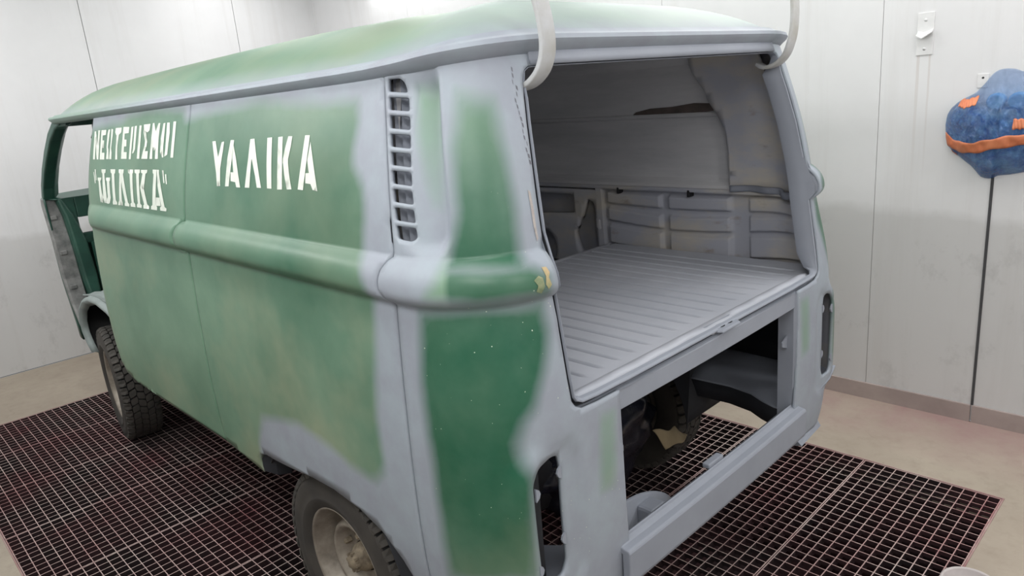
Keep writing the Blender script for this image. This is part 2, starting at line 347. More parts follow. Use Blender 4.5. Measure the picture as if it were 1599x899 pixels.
LETTERS=[
 [[(1.683,1.657),(1.661,1.657),(1.649,1.543),(1.677,1.543)],[(1.68,1.657),(1.663,1.657),(1.605,1.574),(1.606,1.543),(1.624,1.544),(1.662,1.613)],[(1.633,1.66),(1.605,1.66),(1.6,1.543),(1.624,1.543)]],
 [[(1.588,1.66),(1.566,1.66),(1.554,1.543),(1.582,1.543)],[(1.588,1.66),(1.521,1.66),(1.521,1.64),(1.574,1.638)],[(1.576,1.619),(1.54,1.619),(1.534,1.588),(1.575,1.589)],[(1.582,1.57),(1.521,1.57),(1.518,1.543),(1.582,1.543)]],
 [[(1.492,1.66),(1.47,1.661),(1.481,1.591),(1.471,1.583),(1.462,1.545),(1.496,1.545),(1.491,1.574),(1.5,1.592),(1.501,1.643)],[(1.455,1.662),(1.431,1.66),(1.431,1.639),(1.438,1.587),(1.427,1.571),(1.425,1.545),(1.455,1.545),(1.453,1.571),(1.45,1.615)]],
 [[(1.399,1.664),(1.324,1.664),(1.325,1.646),(1.351,1.638),(1.387,1.637),(1.402,1.648)],[(1.382,1.641),(1.352,1.64),(1.36,1.599),(1.349,1.544),(1.376,1.544),(1.38,1.593)]],
 [[(1.304,1.666),(1.285,1.665),(1.272,1.547),(1.305,1.547)],[(1.304,1.666),(1.234,1.664),(1.235,1.642),(1.301,1.64)],[(1.3,1.619),(1.254,1.618),(1.25,1.593),(1.298,1.593)],[(1.304,1.572),(1.24,1.572),(1.237,1.547),(1.305,1.547)]],
 [[(1.209,1.663),(1.185,1.665),(1.188,1.546),(1.211,1.546)],[(1.172,1.665),(1.147,1.666),(1.147,1.583),(1.16,1.569),(1.179,1.566),(1.17,1.581)]],
 [[(1.118,1.666),(1.095,1.666),(1.092,1.548),(1.12,1.548)]],
 [[(1.072,1.668),(1.002,1.669),(1.007,1.646),(1.026,1.64),(1.064,1.647)],[(1.068,1.651),(1.042,1.642),(1.021,1.608),(1.025,1.589),(1.047,1.581),(1.045,1.611),(1.069,1.641)],[(1.047,1.593),(1.023,1.593),(1.039,1.573),(1.062,1.569)],[(1.058,1.575),(1.006,1.575),(1.005,1.548),(1.071,1.548)]],
 [[(0.978,1.67),(0.963,1.671),(0.962,1.619),(0.956,1.548),(0.983,1.548),(0.982,1.62)],[(0.918,1.669),(0.903,1.669),(0.907,1.619),(0.899,1.549),(0.928,1.548),(0.933,1.619)],[(0.977,1.668),(0.963,1.671),(0.942,1.642),(0.92,1.669),(0.905,1.666),(0.911,1.599),(0.942,1.576),(0.977,1.6)]],
 [[(0.872,1.667),(0.853,1.668),(0.855,1.588),(0.845,1.554),(0.858,1.553),(0.881,1.571),(0.885,1.618)],[(0.837,1.668),(0.812,1.668),(0.805,1.636),(0.811,1.563),(0.839,1.556),(0.834,1.58)]],
 [[(0.779,1.67),(0.754,1.67),(0.754,1.553),(0.78,1.553)]],
 [[(1.663,1.491),(1.653,1.492),(1.626,1.448),(1.638,1.445)],[(1.647,1.503),(1.63,1.503),(1.615,1.46),(1.626,1.457)]],
 [[(1.6,1.47),(1.548,1.471),(1.552,1.462),(1.563,1.457),(1.542,1.409),(1.524,1.393),(1.533,1.37),(1.565,1.371),(1.575,1.398),(1.587,1.456),(1.599,1.46)],[(1.55,1.504),(1.493,1.505),(1.494,1.492),(1.509,1.488),(1.48,1.402),(1.479,1.37),(1.513,1.371),(1.525,1.391),(1.535,1.487),(1.549,1.494)],[(1.486,1.472),(1.429,1.474),(1.431,1.462),(1.44,1.458),(1.425,1.395),(1.441,1.372),(1.468,1.368),(1.486,1.372),(1.475,1.389),(1.464,1.396),(1.474,1.457),(1.485,1.463)]],
 [[(1.431,1.506),(1.367,1.507),(1.369,1.492),(1.379,1.489),(1.36,1.387),(1.345,1.38),(1.349,1.371),(1.4,1.369),(1.402,1.378),(1.394,1.388),(1.412,1.489),(1.426,1.494)]],
 [[(1.324,1.507),(1.293,1.508),(1.285,1.392),(1.276,1.382),(1.278,1.371),(1.335,1.37),(1.329,1.38),(1.317,1.389),(1.312,1.491),(1.323,1.495)],[(1.307,1.507),(1.262,1.508),(1.264,1.496),(1.27,1.49),(1.211,1.385),(1.197,1.38),(1.2,1.371),(1.254,1.371),(1.251,1.381),(1.244,1.385),(1.288,1.459)]],
 [[(1.214,1.508),(1.152,1.509),(1.152,1.497),(1.16,1.494),(1.144,1.39),(1.129,1.383),(1.128,1.372),(1.183,1.372),(1.183,1.383),(1.17,1.387),(1.192,1.492),(1.21,1.496)]],
 [[(1.139,1.509),(1.079,1.51),(1.078,1.499),(1.088,1.495),(1.071,1.387),(1.056,1.383),(1.059,1.373),(1.111,1.373),(1.112,1.382),(1.099,1.388),(1.118,1.494),(1.136,1.498)],[(1.067,1.509),(1.0,1.51),(1.002,1.5),(1.016,1.496),(1.03,1.444),(1.055,1.437),(1.071,1.445),(1.049,1.496),(1.065,1.499)],[(1.071,1.445),(1.03,1.442),(0.997,1.389),(0.976,1.383),(0.98,1.373),(1.041,1.372),(1.041,1.383),(1.031,1.387)]],
 [[(0.944,1.512),(0.904,1.512),(0.909,1.391),(0.896,1.384),(0.899,1.373),(0.961,1.373),(0.958,1.384),(0.944,1.389),(0.933,1.496),(0.943,1.501)],[(0.903,1.512),(0.881,1.512),(0.88,1.501),(0.823,1.388),(0.805,1.384),(0.809,1.374),(0.866,1.374),(0.869,1.383),(0.855,1.39),(0.89,1.457)],[(0.905,1.417),(0.87,1.418),(0.861,1.39),(0.908,1.388)]],
 [[(0.851,1.511),(0.837,1.511),(0.823,1.469),(0.832,1.468)],[(0.822,1.498),(0.809,1.499),(0.799,1.466),(0.809,1.466)]],
 [[(0.441,1.602),(0.417,1.603),(0.387,1.554),(0.368,1.523),(0.362,1.473),(0.385,1.472),(0.396,1.51)],[(0.372,1.599),(0.354,1.601),(0.357,1.577),(0.368,1.523),(0.39,1.538),(0.388,1.558)]],
 [[(0.31,1.604),(0.286,1.604),(0.288,1.583),(0.296,1.514),(0.302,1.474),(0.327,1.473),(0.322,1.554)],[(0.287,1.59),(0.265,1.556),(0.224,1.473),(0.25,1.473),(0.259,1.487),(0.29,1.489),(0.294,1.514),(0.275,1.514),(0.289,1.554)]],
 [[(0.181,1.605),(0.155,1.606),(0.156,1.558),(0.163,1.55),(0.165,1.474),(0.194,1.474),(0.184,1.554)],[(0.175,1.594),(0.155,1.606),(0.133,1.556),(0.093,1.476),(0.119,1.476),(0.134,1.507),(0.16,1.55)]],
 [[(0.078,1.607),(0.05,1.608),(0.041,1.536),(0.032,1.476),(0.058,1.476),(0.069,1.535)]],
 [[(0.016,1.608),(-0.009,1.609),(-0.027,1.476),(0.0,1.475)],[(-0.039,1.609),(-0.061,1.609),(-0.058,1.585),(-0.049,1.552),(-0.051,1.54),(-0.022,1.542),(-0.021,1.553),(-0.028,1.581)],[(-0.022,1.546),(-0.05,1.544),(-0.059,1.518),(-0.078,1.478),(-0.053,1.477),(-0.034,1.514)]],
 [[(-0.126,1.61),(-0.15,1.61),(-0.149,1.586),(-0.142,1.52),(-0.137,1.478),(-0.11,1.479),(-0.12,1.556)],[(-0.156,1.595),(-0.173,1.557),(-0.208,1.478),(-0.185,1.48),(-0.172,1.494),(-0.147,1.495),(-0.144,1.519),(-0.161,1.52),(-0.148,1.55)]],
]
G1 = [(1.84,1.66),(1.60,1.675),(1.447,1.685),(1.335,1.686),(1.262,1.703),(1.03,1.719),(0.693,1.705),(0.679,1.671),(0.5,1.686),(0.29,1.694),(0.118,1.705),(-0.047,1.691),(-0.189,1.681),(-0.294,1.68),(-0.354,1.682),(-0.363,1.635),(-0.359,1.604),(-0.352,1.553),(-0.373,1.524),(-0.399,1.504),(-0.421,1.443),(-0.412,1.354),(-0.429,1.338),(-0.46,1.279),(-0.441,1.227),(-0.426,1.101),(-0.403,0.949),(-0.407,0.866),(-0.405,0.805),(-0.351,0.755),(-0.241,0.765),(-0.146,0.793),(0.033,0.808),(0.261,0.76),(0.334,0.652),(0.36,0.44),(1.3,0.44),(1.80,0.44),(1.84,1.0)]
G2 = [(-0.551,1.704),(-0.656,1.704),(-0.671,1.613),(-0.683,1.488),(-0.686,1.438),(-0.632,1.451),(-0.603,1.515),(-0.564,1.617)]
G3 = [(-0.723,1.685),(-0.839,1.666),(-0.856,1.539),(-0.869,1.436),(-0.867,1.346),(-0.859,1.315),(-0.69,1.331),(-0.727,1.449),(-0.711,1.574)]
G4 = [(-0.688,1.337),(-0.877,1.325),(-0.907,1.3),(-0.903,1.263),(-0.756,1.263),(-0.656,1.28),(-0.678,1.312)]
G5 = [(-0.612,1.244),(-0.753,1.253),(-0.898,1.244),(-0.903,1.177),(-0.876,1.103),(-0.84,1.03),(-0.819,1.015),(-0.793,0.964),(-0.801,0.918),(-0.813,0.886),(-0.797,0.652),(-0.609,0.601),(-0.61,0.739),(-0.603,0.929),(-0.596,1.078)]
G6 = [(-1.035,0.946),(-1.063,0.943),(-1.061,0.855),(-1.049,0.769),(-1.022,0.782),(-1.022,0.872)]

# ------------------------------------------------------------------ the booth
XF, XB, YR, YL, ZC = 4.3095, -3.6, -1.9212, 2.15, 3.05
GX0, GX1, GY0, GY1 = -1.295, 3.285, -1.292, 1.463            # grated pit
def structure(name, mb_, mat, parent=None, **k):
    o = mb_.build(name, mat, parent, **k); o['kind'] = 'structure'; return o
fl = MB()
for a, b in (((XB, YR, -.12), (GX0, YL, 0)), ((GX1, YR, -.12), (XF, YL, 0)), ((GX0, YR, -.12), (GX1, GY0, 0)), ((GX0, GY1, -.12), (GX1, YL, 0))): fl.box(a, b)
floor = structure('floor', fl, M['floor'])
pit = MB()
for a, b in (((GX0-.1, GY0-.1, -.75), (GX1+.1, GY1+.1, -.65)), ((GX0-.1, GY0, -.65), (GX0, GY1, -.12)), ((GX1, GY0, -.65), (GX1+.1, GY1, -.12)),
             ((GX0-.1, GY0-.1, -.65), (GX1+.1, GY0, -.12)), ((GX0-.1, GY1, -.65), (GX1+.1, GY1+.1, -.12))): pit.box(a, b)
mesh_pit = structure('floor_pit', pit, M['pit'], floor)
edge = MB()
for a, b in (((GX0, GY0, -.045), (GX0+.006, GY1, .002)), ((GX1-.006, GY0, -.045), (GX1, GY1, .002)), ((GX0+.006, GY0, -.045), (GX1-.006, GY0+.006, .002)), ((GX0+.006, GY1-.006, -.045), (GX1-.006, GY1, .002))): edge.box(a, b)
structure('trim_1', edge, M['grate_cross'])
structure('ceiling', MB().box((XB-.1, YR-.1, ZC), (XF+.1, YL+.1, ZC+.1)), M['wall'])
def wall(name, a, b, axis, at, out, cuts, mat, g=.0022):
    # backing slab with separate sheet panels in front of it (joints left open)
    lo, hi = a, b
    base_ = MB(); th = .06
    def bx(m, s0, s1, d0, d1, z0, z1):
        if axis == 'x': m.box((min(d0, d1), s0, z0), (max(d0, d1), s1, z1))
        else: m.box((s0, min(d0, d1), z0), (s1, max(d0, d1), z1))
    bx(base_, lo-.05, hi+.05, at+out*.012, at+out*th, -.0, ZC)
    w = structure(name, base_, M['gap'])
    ed = [lo]+cuts+[hi]
    for s0, s1 in zip(ed[:-1], ed[1:]):
        p = MB()
        bx(p, s0+(g if s0 != lo else 0), s1-(g if s1 != hi else 0), at, at+out*.012, .006, ZC)
        p.build('wall_panel', mat, w)
    return w
wall('wall_front', YR, YL, 'x', XF, 1, [-1.179, -.023, 1.133], M['wall'])
wall('wall_right', XB, XF, 'y', YR, -1, [-2.17, -.548, .62, 1.77, 2.93], M['wall'], .0011)
wall('wall_left', XB, XF, 'y', YL, 1, [-2.4, -1.2, 0, 1.2, 2.4, 3.4], M['wall'])
wall('wall_rear', YR, YL, 'x', XB, -1, [-.8, .2, 1.2], M['wall'])
bb = structure('baseboard_right', MB().box((XB, YR, 0), (-1.026, YR+.012, .083)).box((-1.019, YR, 0), (XF, YR+.012, .083)), M['skirting'])
structure('trim_2', MB().box((-1.029, YR, .083), (-1.018, YR+.004, 1.45)), M['gap'])
# ------------------------------------------------------------------ floor gratings: nine steel panels side by side along the pit
XJ = [GX0+.006+(GX1-GX0-.012)*k/9 for k in range(10)]
GL = ['steel floor grating panel nearest the round pail, at the bare rear end of the pit',
      'steel floor grating panel second from the rear end of the pit, under the engine opening',
      'steel floor grating panel beneath the rear wheels of the van',
      'steel floor grating panel just ahead of the rear wheels',
      'steel floor grating panel under the middle of the van, fifth from the rear end',
      'steel floor grating panel under the front end of the lettered side, fourth from the front',
      'steel floor grating panel just behind the front wheels',
      'steel floor grating panel the front tyres stand on',
      'steel floor grating panel at the front end of the pit, beside the bare concrete strip']
for k in range(9):
    x0, x1 = XJ[k]+.0015, XJ[k+1]-.0015
    g = thing('floor_grating', GL[k], 'grating', (x0, GY0+.008, 0), 'steel floor gratings over the pit')
    Wd, Ln, H = x1-x0, GY1-GY0-.016, .032
    fr = MB()
    for a, b in (((0, 0, -H), (.004, Ln, 0)), ((Wd-.004, 0, -H), (Wd, Ln, 0)), ((.004, 0, -H), (Wd-.004, .004, 0)), ((.004, Ln-.004, -H), (Wd-.004, Ln, 0))): fr.box(a, b)
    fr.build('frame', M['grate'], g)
    ba = MB(); n = 12
    for i in range(1, n): x = Wd*i/n; ba.box((x-.0017, .004, -H), (x+.0017, Ln-.004, -.0005))
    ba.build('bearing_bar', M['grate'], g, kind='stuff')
    ba = MB(); n = 64
    for i in range(1, n): y = Ln*i/n; ba.box((.004, y-.0016, -.016), (Wd-.004, y+.0016, -.0003))
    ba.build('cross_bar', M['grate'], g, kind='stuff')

# ------------------------------------------------------------------ panel builder (constrained triangulation of an outline in u, z)
def sdist(px, poly):
    # signed distance (inside positive) of points to polygon
    p = np.asarray(px, float); q = np.asarray(poly, float); dmin = np.full(len(p), 1e9); ins = np.zeros(len(p), bool)
    for i in range(len(q)):
        a, b = q[i], q[(i+1) % len(q)]; ab = b-a; L2 = max(ab@ab, 1e-12)
        t = np.clip(((p-a)@ab)/L2, 0, 1); dd = np.hypot(*(p-(a+t[:, None]*ab)).T); dmin = np.minimum(dmin, dd)
        c = (a[1] > p[:, 1]) != (b[1] > p[:, 1])
        if a[1] != b[1]: ins ^= c & (p[:, 0] < (b[0]-a[0])*(p[:, 1]-a[1])/(b[1]-a[1])+a[0])
    return np.where(ins, dmin, -dmin)
def resample(poly, step):
    out = []
    for i in range(len(poly)):
        a, b = Vector(poly[i]), Vector(poly[(i+1) % len(poly)]); n = max(1, math.ceil((b-a).length/step))
        out += [tuple(a+(b-a)*k/n) for k in range(n)]
    return out
def rounded(poly, rad, n=5):
    out = []; N = len(poly)
    for i in range(N):
        p, a, b = Vector(poly[i]), Vector(poly[i-1]), Vector(poly[(i+1) % N])
        r_ = min(rad, (a-p).length*.45, (b-p).length*.45); s, e = p+(a-p).normalized()*r_, p+(b-p).normalized()*r_
        for k in range(n+1):
            t = k/n; out.append(tuple((1-t)**2*s+2*t*(1-t)*p+t*t*e))
    return out
SCOOP = rounded([(-.40, 1.80), (-.664, 1.80), (-.668, 1.72), (-.715, 1.44), (-.713, 1.385), (-.68, 1.352), (-.61, 1.352), (-.50, 1.40)], .03)
PAD = rounded([(y2u(y_, z_), z_) for y_, z_ in ((.783, .572), (.783, .86), (.768, .915), (.71, .938), (.645, .930), (.622, .89), (.620, .572))], .045)
def disp_all(us, zs):
    P_ = np.stack([us, zs], 1); out = []
    s1 = sdist(P_, SCOOP); s2 = sdist(P_, PAD)
    for i in range(len(us)):
        u_, z_ = us[i], zs[i]; d_ = belt(z_)*(1-.65*smooth(1.64, 1.745, u_))
        if s1[i] > 0:
            ramp = min(1, max(0, (-.47-(1.72-z_)*.2-u_)/.2))
            d_ -= .042*ramp*smooth(-.002, .034, s1[i])*(1-smooth(1.69, 1.745, z_))
        p = Vector(base(u_, z_)); n = Vector(nrm(u_, z_)); p = p+n*d_
        if s2[i] > -.031: lo = -.030+.020*smooth(-.84, -.90, u_); p.x = p.x+(-.828-p.x)*smooth(lo, .006, s2[i])
        out.append(p)
    return out
G6 = [(-1.028, .955), (-1.094, .95), (-1.092, .85), (-1.080, .745), (-1.020, .755), (-1.018, .87)]
SOFT = dict(G1=.045, G2=.04, G3=.05, G4=.04, G5=.05, G6=.032)
def paint_of(us, zs):
    P_ = np.stack([us, zs], 1)
    def m(poly, soft): 
        t = np.clip((sdist(P_, poly)+soft)/(2*soft), 0, 1); return t*t*(3-2*t)
    g1, g2, g3, g4, g5, g6 = (m(p, SOFT[k]) for k, p in (('G1', G1), ('G2', G2), ('G3', G3), ('G4', G4), ('G5', G5), ('G6', G6)))
    g3 = g3*np.clip(.72+(1.66-zs)*1.5, 0, 1); g2 = g2*np.clip(.78-(1.70-zs)*1.6, .12, 1); g6 = g6*.62
    front = np.clip((us-1.70)/.05, 0, 1)
    green = np.maximum.reduce([g1, g2, g3, g4, g5, g6, front*.8])
    lower = np.clip((1.24-zs)/.1, 0, 1)
    pale = np.where(us > -.56, .27+.14*np.clip((us-.1)/.8, 0, 1)+.25*lower, np.where(us > -.70, .75, .08+.45*np.clip((zs-1.38)/.3, 0, 1)))
    pale = np.where((us < -.56) & (zs < 1.26), .04+.30*np.clip((.8-zs)/.3, 0, 1), pale)
    pale = np.where(us < -1.0, .8, pale)
    olive = np.where(us > -.56, .35+.65*lower, np.where(zs < .8, .5, .15))
    chips = np.where(us < -.6, np.clip((1.5-zs)/.2, 0, 1), .0)
    return np.stack([green, pale, olive, chips], 1)
def panel(name, outer, holes, du, parent, mat=None, side=1, dispf=disp_all, paint=True, thick=.010, extra_z=(), fine=None, bstep=.014):
    mat = mat or M['paint']; loops = [resample(outer, bstep)]+[resample(h, .006) for h in holes]
    vs, es = [], []
    for L in loops:
        k = len(vs); vs += L; es += [(k+i, k+(i+1) % len(L)) for i in range(len(L))]
    O = np.array(outer); x0, y0 = O.min(0); x1, y1 = O.max(0)
    zs = list(np.arange(y0+du/2, y1, du))
    for a, b, st in extra_z: zs = [z for z in zs if not a-.4*st < z < b+.4*st]+list(np.arange(a, b+1e-6, st))
    pts = [(u_, z_) for z_ in zs for u_ in np.arange(x0+du/2, x1, du)]
    if fine: # a finer patch: (u0, u1, z0, z1, step)
        fu0, fu1, fz0, fz1, fs = fine
        pts = [p for p in pts if not (fu0 < p[0] < fu1 and fz0 < p[1] < fz1)]
        pts += [(u_, z_) for z_ in np.arange(fz0, fz1, fs) for u_ in np.arange(fu0, fu1, fs)]
    pts = np.array(pts if len(pts) else [(x0, y0)]); keep = sdist(pts, outer) > .3*bstep
    for h in holes: keep &= sdist(pts, h) < -.004
    allv = [Vector(p) for p in vs]+[Vector(p) for p in pts[keep]]
    ov, oe, of, *_ = delaunay_2d_cdt(allv, es, [], 0, 1e-5)
    V = np.array([tuple(p) for p in ov]); F = np.array([f for f in of if len(f) == 3]); cen = V[F].mean(1)
    ok = sdist(cen, outer) > 0
    for h in holes: ok &= sdist(cen, h) < 0
    F = F[ok]; us, zs_ = V[:, 0], V[:, 1]; P3 = dispf(us, zs_)
    ar = (V[F[:, 1]]-V[F[:, 0]]); br = (V[F[:, 2]]-V[F[:, 0]]); ccw = ar[:, 0]*br[:, 1]-ar[:, 1]*br[:, 0] > 0
    F = np.where(ccw[:, None], F[:, ::-1], F)
    if side < 0: P3 = [Vector((p.x, -p.y, p.z)) for p in P3]; F = F[:, ::-1]
    o = mesh_obj(name, P3, F, mat, parent, True)
    if paint:
        at = o.data.attributes.new('paint', 'FLOAT_COLOR', 'POINT'); at.data.foreach_set('color', paint_of(us, zs_).astype(np.float32).ravel())
    if thick:
        md = solid(o, thick).modifiers[-1]
        if paint: o.data.materials.append(M['interior']); md.material_offset = 1
    return o

van = thing('panel_van', 'green and grey primered panel van with white lettering, stripped for painting', 'van')
LAB = {}
# ---- side and rear corner skins
def arc_pts(cx, cz, ru, rz, a0, a1, n=8): return [(cx+ru*math.cos(R(a0+(a1-a0)*k/n)), cz+rz*math.sin(R(a0+(a1-a0)*k/n))) for k in range(n+1)]
BELT = [(1.244, 1.362, .0055)]
S1, g = .640, .0034                                  # first seam, half joint
tongue1 = [(S1, 1.352), (S1+.02, 1.349), (S1+.042, 1.335), (S1+.05, 1.30), (S1+.042, 1.266), (S1+.02, 1.250), (S1, 1.247)]
def seam2(z): return -.530 if z < 1.36 else -.530+.09*((z-1.36)/.38)**1.2
tongue2 = [(-.530, 1.352), (-.520, 1.345), (-.510, 1.325), (-.508, 1.30), (-.510, 1.28), (-.520, 1.262), (-.530, 1.255)]
TOP = 1.742
front_outline = [(S1+g, .562), (.9, .562), (1.3, .558), (1.60, .560), (1.70, .580), (1.742, .622), (1.758, .70), (1.765, .9), (1.752, 1.20), (1.744, 1.248), (1.742, 1.30), (1.740, 1.352), (1.735, 1.5), (1.72, 1.735), (S1+g, TOP)]+[(u_+g, z_) for u_, z_ in tongue1]
mid_outline = [(S1-g, TOP), (-.10, TOP)]+[(seam2(z_)+g, z_) for z_ in (1.742, 1.70, 1.62, 1.54, 1.45, 1.37)]+[(u_+g, z_) for u_, z_ in tongue2]+[(-.530+g, z_) for z_ in (1.2, .9, .6, .42)]
mid_outline += [(-.49, .42), (-.468, .49), (-.42, .553), (-.35, .606), (-.25, .636), (-.12, .648), (.0, .643), (.12, .628), (.24, .618), (.30, .617), (.345, .605), (.362, .575), (.362, .530), (.48, .545), (S1-g, .560)]+[(u_-g, z_) for u_, z_ in tongue1[::-1]]
A_UZ = [(-.99, 1.7235), (-.955, 1.722), (-.937, 1.714), (-.928, 1.695), (-.9245, 1.66), (-.924, 1.609), (-.928, 1.506), (-.932, 1.389), (-.930, 1.335), (-.929, 1.30), (-.930, 1.272), (-.933, 1.25), (-.933, 1.169), (-.937, 1.068), (-.941, 1.016), (-.952, 1.000), (-.977, .988), (-1.03, .984), (-1.108, .983)]
corner_outline = [(seam2(z_)-g, z_) for z_ in (1.742, 1.70, 1.62, 1.54, 1.45, 1.37)][::-1]+[(-.6, 1.747), (-.75, 1.755), (-.9, 1.766), (-.99, 1.772)]+A_UZ+[(-1.112, .80), (-1.116, .44), (-.95, .435), (-.75, .425), (-.53-g, .42)]+[(-.530-g, z_) for z_ in (.6, .9, 1.2)]+[(u_-g, z_) for u_, z_ in tongue2[::-1]]
SLOTS = []
for k in range(9):
    zt = 1.7215-.0378*k; zb = zt-.0272
    ul = lambda z_: -.459-(1.7215-z_)*.252
    q = [(ul(zt), zt), (ul(zt)-.062, zt-.0022), (ul(zb)-.063, zb-.0035), (ul(zb), zb)]
    if k == 0: q = [(ul(zt), zt), (ul(zt)-.042, zt-.001), (ul(zt)-.057, zt-.009), (ul(zb)-.060, zb-.0035), (ul(zb), zb)]
    if k == 8: q = [(ul(zt), zt), (ul(zt)-.062, zt-.0022), (ul(zb)-.061, zb+.004), (ul(zb)-.048, zb-.004), (ul(zb), zb)]
    SLOTS.append(rounded(q, .0065, 3))
TL = [(y2u(y_, z_), z_) for y_, z_ in ((.757, .625), (.764, .872), (.745, .903), (.705, .914), (.682, .908), (.676, .88), (.675, .64), (.69, .612), (.745, .610))]
TL = rounded(TL, .012)
for side in (1, -1):
    panel('side_panel', front_outline, [], .03, van, side=side, extra_z=BELT)
    panel('side_panel', mid_outline, [], .03, van, side=side, extra_z=BELT)
    rc = panel('rear_corner_panel', corner_outline, SLOTS+[TL], .016, van, side=side, extra_z=BELT, fine=(-.72, -.44, 1.37, 1.74, .009), bstep=.01)
    # bracket ears round the lamp opening
    for y_, z_, s in ((.758, .845, -1), (.765, .66, -1), (.676, .865, 1), (.676, .70, 1)):
        e = MB(); pts = [(0, .016), (.010, .009), (.0135, 0), (.010, -.009), (0, -.016)]
        f_ = [(-.8295, side*(y_+s*p[0]), z_+p[1]) for p in pts]; b_ = [(-.8245, p[1], p[2]) for p in f_]
        n = len(f_); e.v = f_+b_; e.f = [tuple(range(n)), tuple(range(n, 2*n))[::-1]]+[(i, (i+1) % n, n+(i+1) % n, n+i) for i in range(n)]
        e.build('lamp_tab', M['primer'], rc)
    # folded duct behind the air slots
    dk = MB(); rows = []
    for z_ in np.linspace(1.36, 1.735, 8):
        row = []
        for k in range(13):
            uu = -.44-(1.7215-z_)*.252-.105*k/12
            p = Vector(base(uu, z_))-Vector(nrm(uu, z_))*(.050 if k % 3 else .030); row.append((p.x, side*p.y, p.z))
        rows.append(row)
    dk.grid(rows).build('air_duct', M['primer'], rc)
# filler patch and bare scrapes along the tailgate edge
def patch(name, poly, mat, parent, off=.0012, step=.006):
    def df(us, zs): return [p+Vector(nrm(a, b))*off for p, a, b in zip(disp_all(us, zs), us, zs)]
    return panel(name, poly, [], step*2, parent, mat, 1, df, False, 0, bstep=step)
patch('filler_patch', [(-.897, 1.319), (-.908, 1.318), (-.912, 1.306), (-.907, 1.296), (-.911, 1.28), (-.903, 1.272), (-.897, 1.283), (-.901, 1.30)], M['filler'], van)
patch('filler_patch', [(-.872, 1.296), (-.884, 1.304), (-.893, 1.298), (-.894, 1.28), (-.886, 1.266), (-.874, 1.272), (-.879, 1.284)], M['filler_dull'], van)
patch('bare_scrape', [(-.906, 1.475), (-.913, 1.470), (-.917, 1.44), (-.918, 1.40), (-.920, 1.375), (-.915, 1.37), (-.911, 1.40), (-.909, 1.44)], M['scrape'], van)
rng = random.Random(3)
for k in range(16):
    z_ = 1.722-.0125*k; uu = -.888-.0022*k+rng.uniform(-.006, .006); a = rng.uniform(.002, .006)
    patch('chipped_edge', [(uu, z_), (uu-a, z_-.003), (uu-a*1.3, z_-.012), (uu-.3*a, z_-.008)], M['chip'], van, .0006, .006)
# ---- sign writing: every letter a thin coat of paint on its panel
side_panels = [o for o in van.children if o.name.startswith('side_panel')]
for i, polys in enumerate(LETTERS):
    mb = MB()
    for L_ in polys:
        n0 = len(mb.v); rs = resample(L_, .02); q = np.array(rs); us, zs = q[:, 0], q[:, 1]
        ov, oe, of, *_ = delaunay_2d_cdt([Vector(p) for p in rs], [(k, (k+1) % len(rs)) for k in range(len(rs))], [], 0, 1e-5)
        V = np.array([tuple(p) for p in ov]); F = [f for f in of]; cen = np.array([V[list(f)].mean(0) for f in F]); ok = sdist(cen, L_) > 0
        F = [f if (V[f[1]]-V[f[0]])[0]*(V[f[2]]-V[f[0]])[1]-(V[f[1]]-V[f[0]])[1]*(V[f[2]]-V[f[0]])[0] < 0 else f[::-1] for f, k in zip(F, ok) if k]
        mb.add([p+Vector(nrm(a, b))*.0009 for p, a, b in zip(disp_all(V[:, 0], V[:, 1]), V[:, 0], V[:, 1])], F)
    mb.build('letter', M['lettering'], side_panels[0 if i < 19 else 1], True, fix=False)
# ---- header over the tailgate opening
hd = MB(); rows = []
for z_ in (1.7235, 1.735, 1.747, 1.752, 1.765, 1.785):
    row = []
    for k in range(41):
        y_ = -.548+1.096*k/40; x_ = lerp(RZ, z_)-.004*(1-(y_/.55)**2)+(.004 if z_ > 1.75 else 0)
        row.append((x_, y_, z_))
    rows.append(row)
solid(hd.grid(rows).build('tailgate_header', M['primer'], van, True), .01, 0)
# ---- rain gutter, swept from the cab round the tail
def zg(u_): return 1.728+.014*smooth(1.5, -.3, u_) if u_ > -.3 else 1.742+.028*smooth(-.3, -1.0, u_)
def zg(u_):
    if u_ >= -.3: return 1.742-.0055*(u_+.3)
    return 1.742+.030*smooth(0, .75, -.3-u_)
def perim(u_, off, dz=0):
    z_ = zg(u_); p = Vector(base(u_, z_))+Vector(nrm(u_, z_))*off; p.z = z_+dz; return p
UEND = -1.515
us_path = list(np.arange(2.40, -.5, -.1))+list(np.arange(-.5, -1.0, -.02))+list(np.arange(-1.0, -1.5, -.06))
half = [(perim(u_, 0), u_) for u_ in us_path]
def gutter_rows(u_):
    z_ = zg(u_); n = Vector(nrm(u_, z_)); n.z = 0; n.normalize(); b0 = Vector(base(u_, z_)); b0.z = z_; k_ = 1+.35*smooth(-.45, -.85, u_)
    sec = [(-.008, -.022), (.004, -.020), (.012, -.012), (.021, -.004), (.024, .002), (.021, .009), (.013, .012), (.002, .013), (-.008, .020)]
    return [b0+n*a*k_+Vector((0, 0, c*k_)) for a, c in sec]
rows = [gutter_rows(u_) for u_ in us_path]
mir = [[Vector((p.x, -p.y, p.z)) for p in r_] for r_ in rows[::-1]]
gt = MB(); gt.grid(rows+mir); k = len(rows[0]); gt.f.append(tuple(range(k))); gt.f.append(tuple(range(len(gt.v)-k, len(gt.v))))
go = gt.build('rain_gutter', M['paint'], van, True, sharp=40)
at = go.data.attributes.new('paint', 'FLOAT_COLOR', 'POINT'); ga = []
for u_ in us_path+us_path[::-1]: ga += [(.62*smooth(.2, 2.0, u_), .7, .3, 0)]*k
at.data.foreach_set('color', np.array(ga, np.float32).ravel())
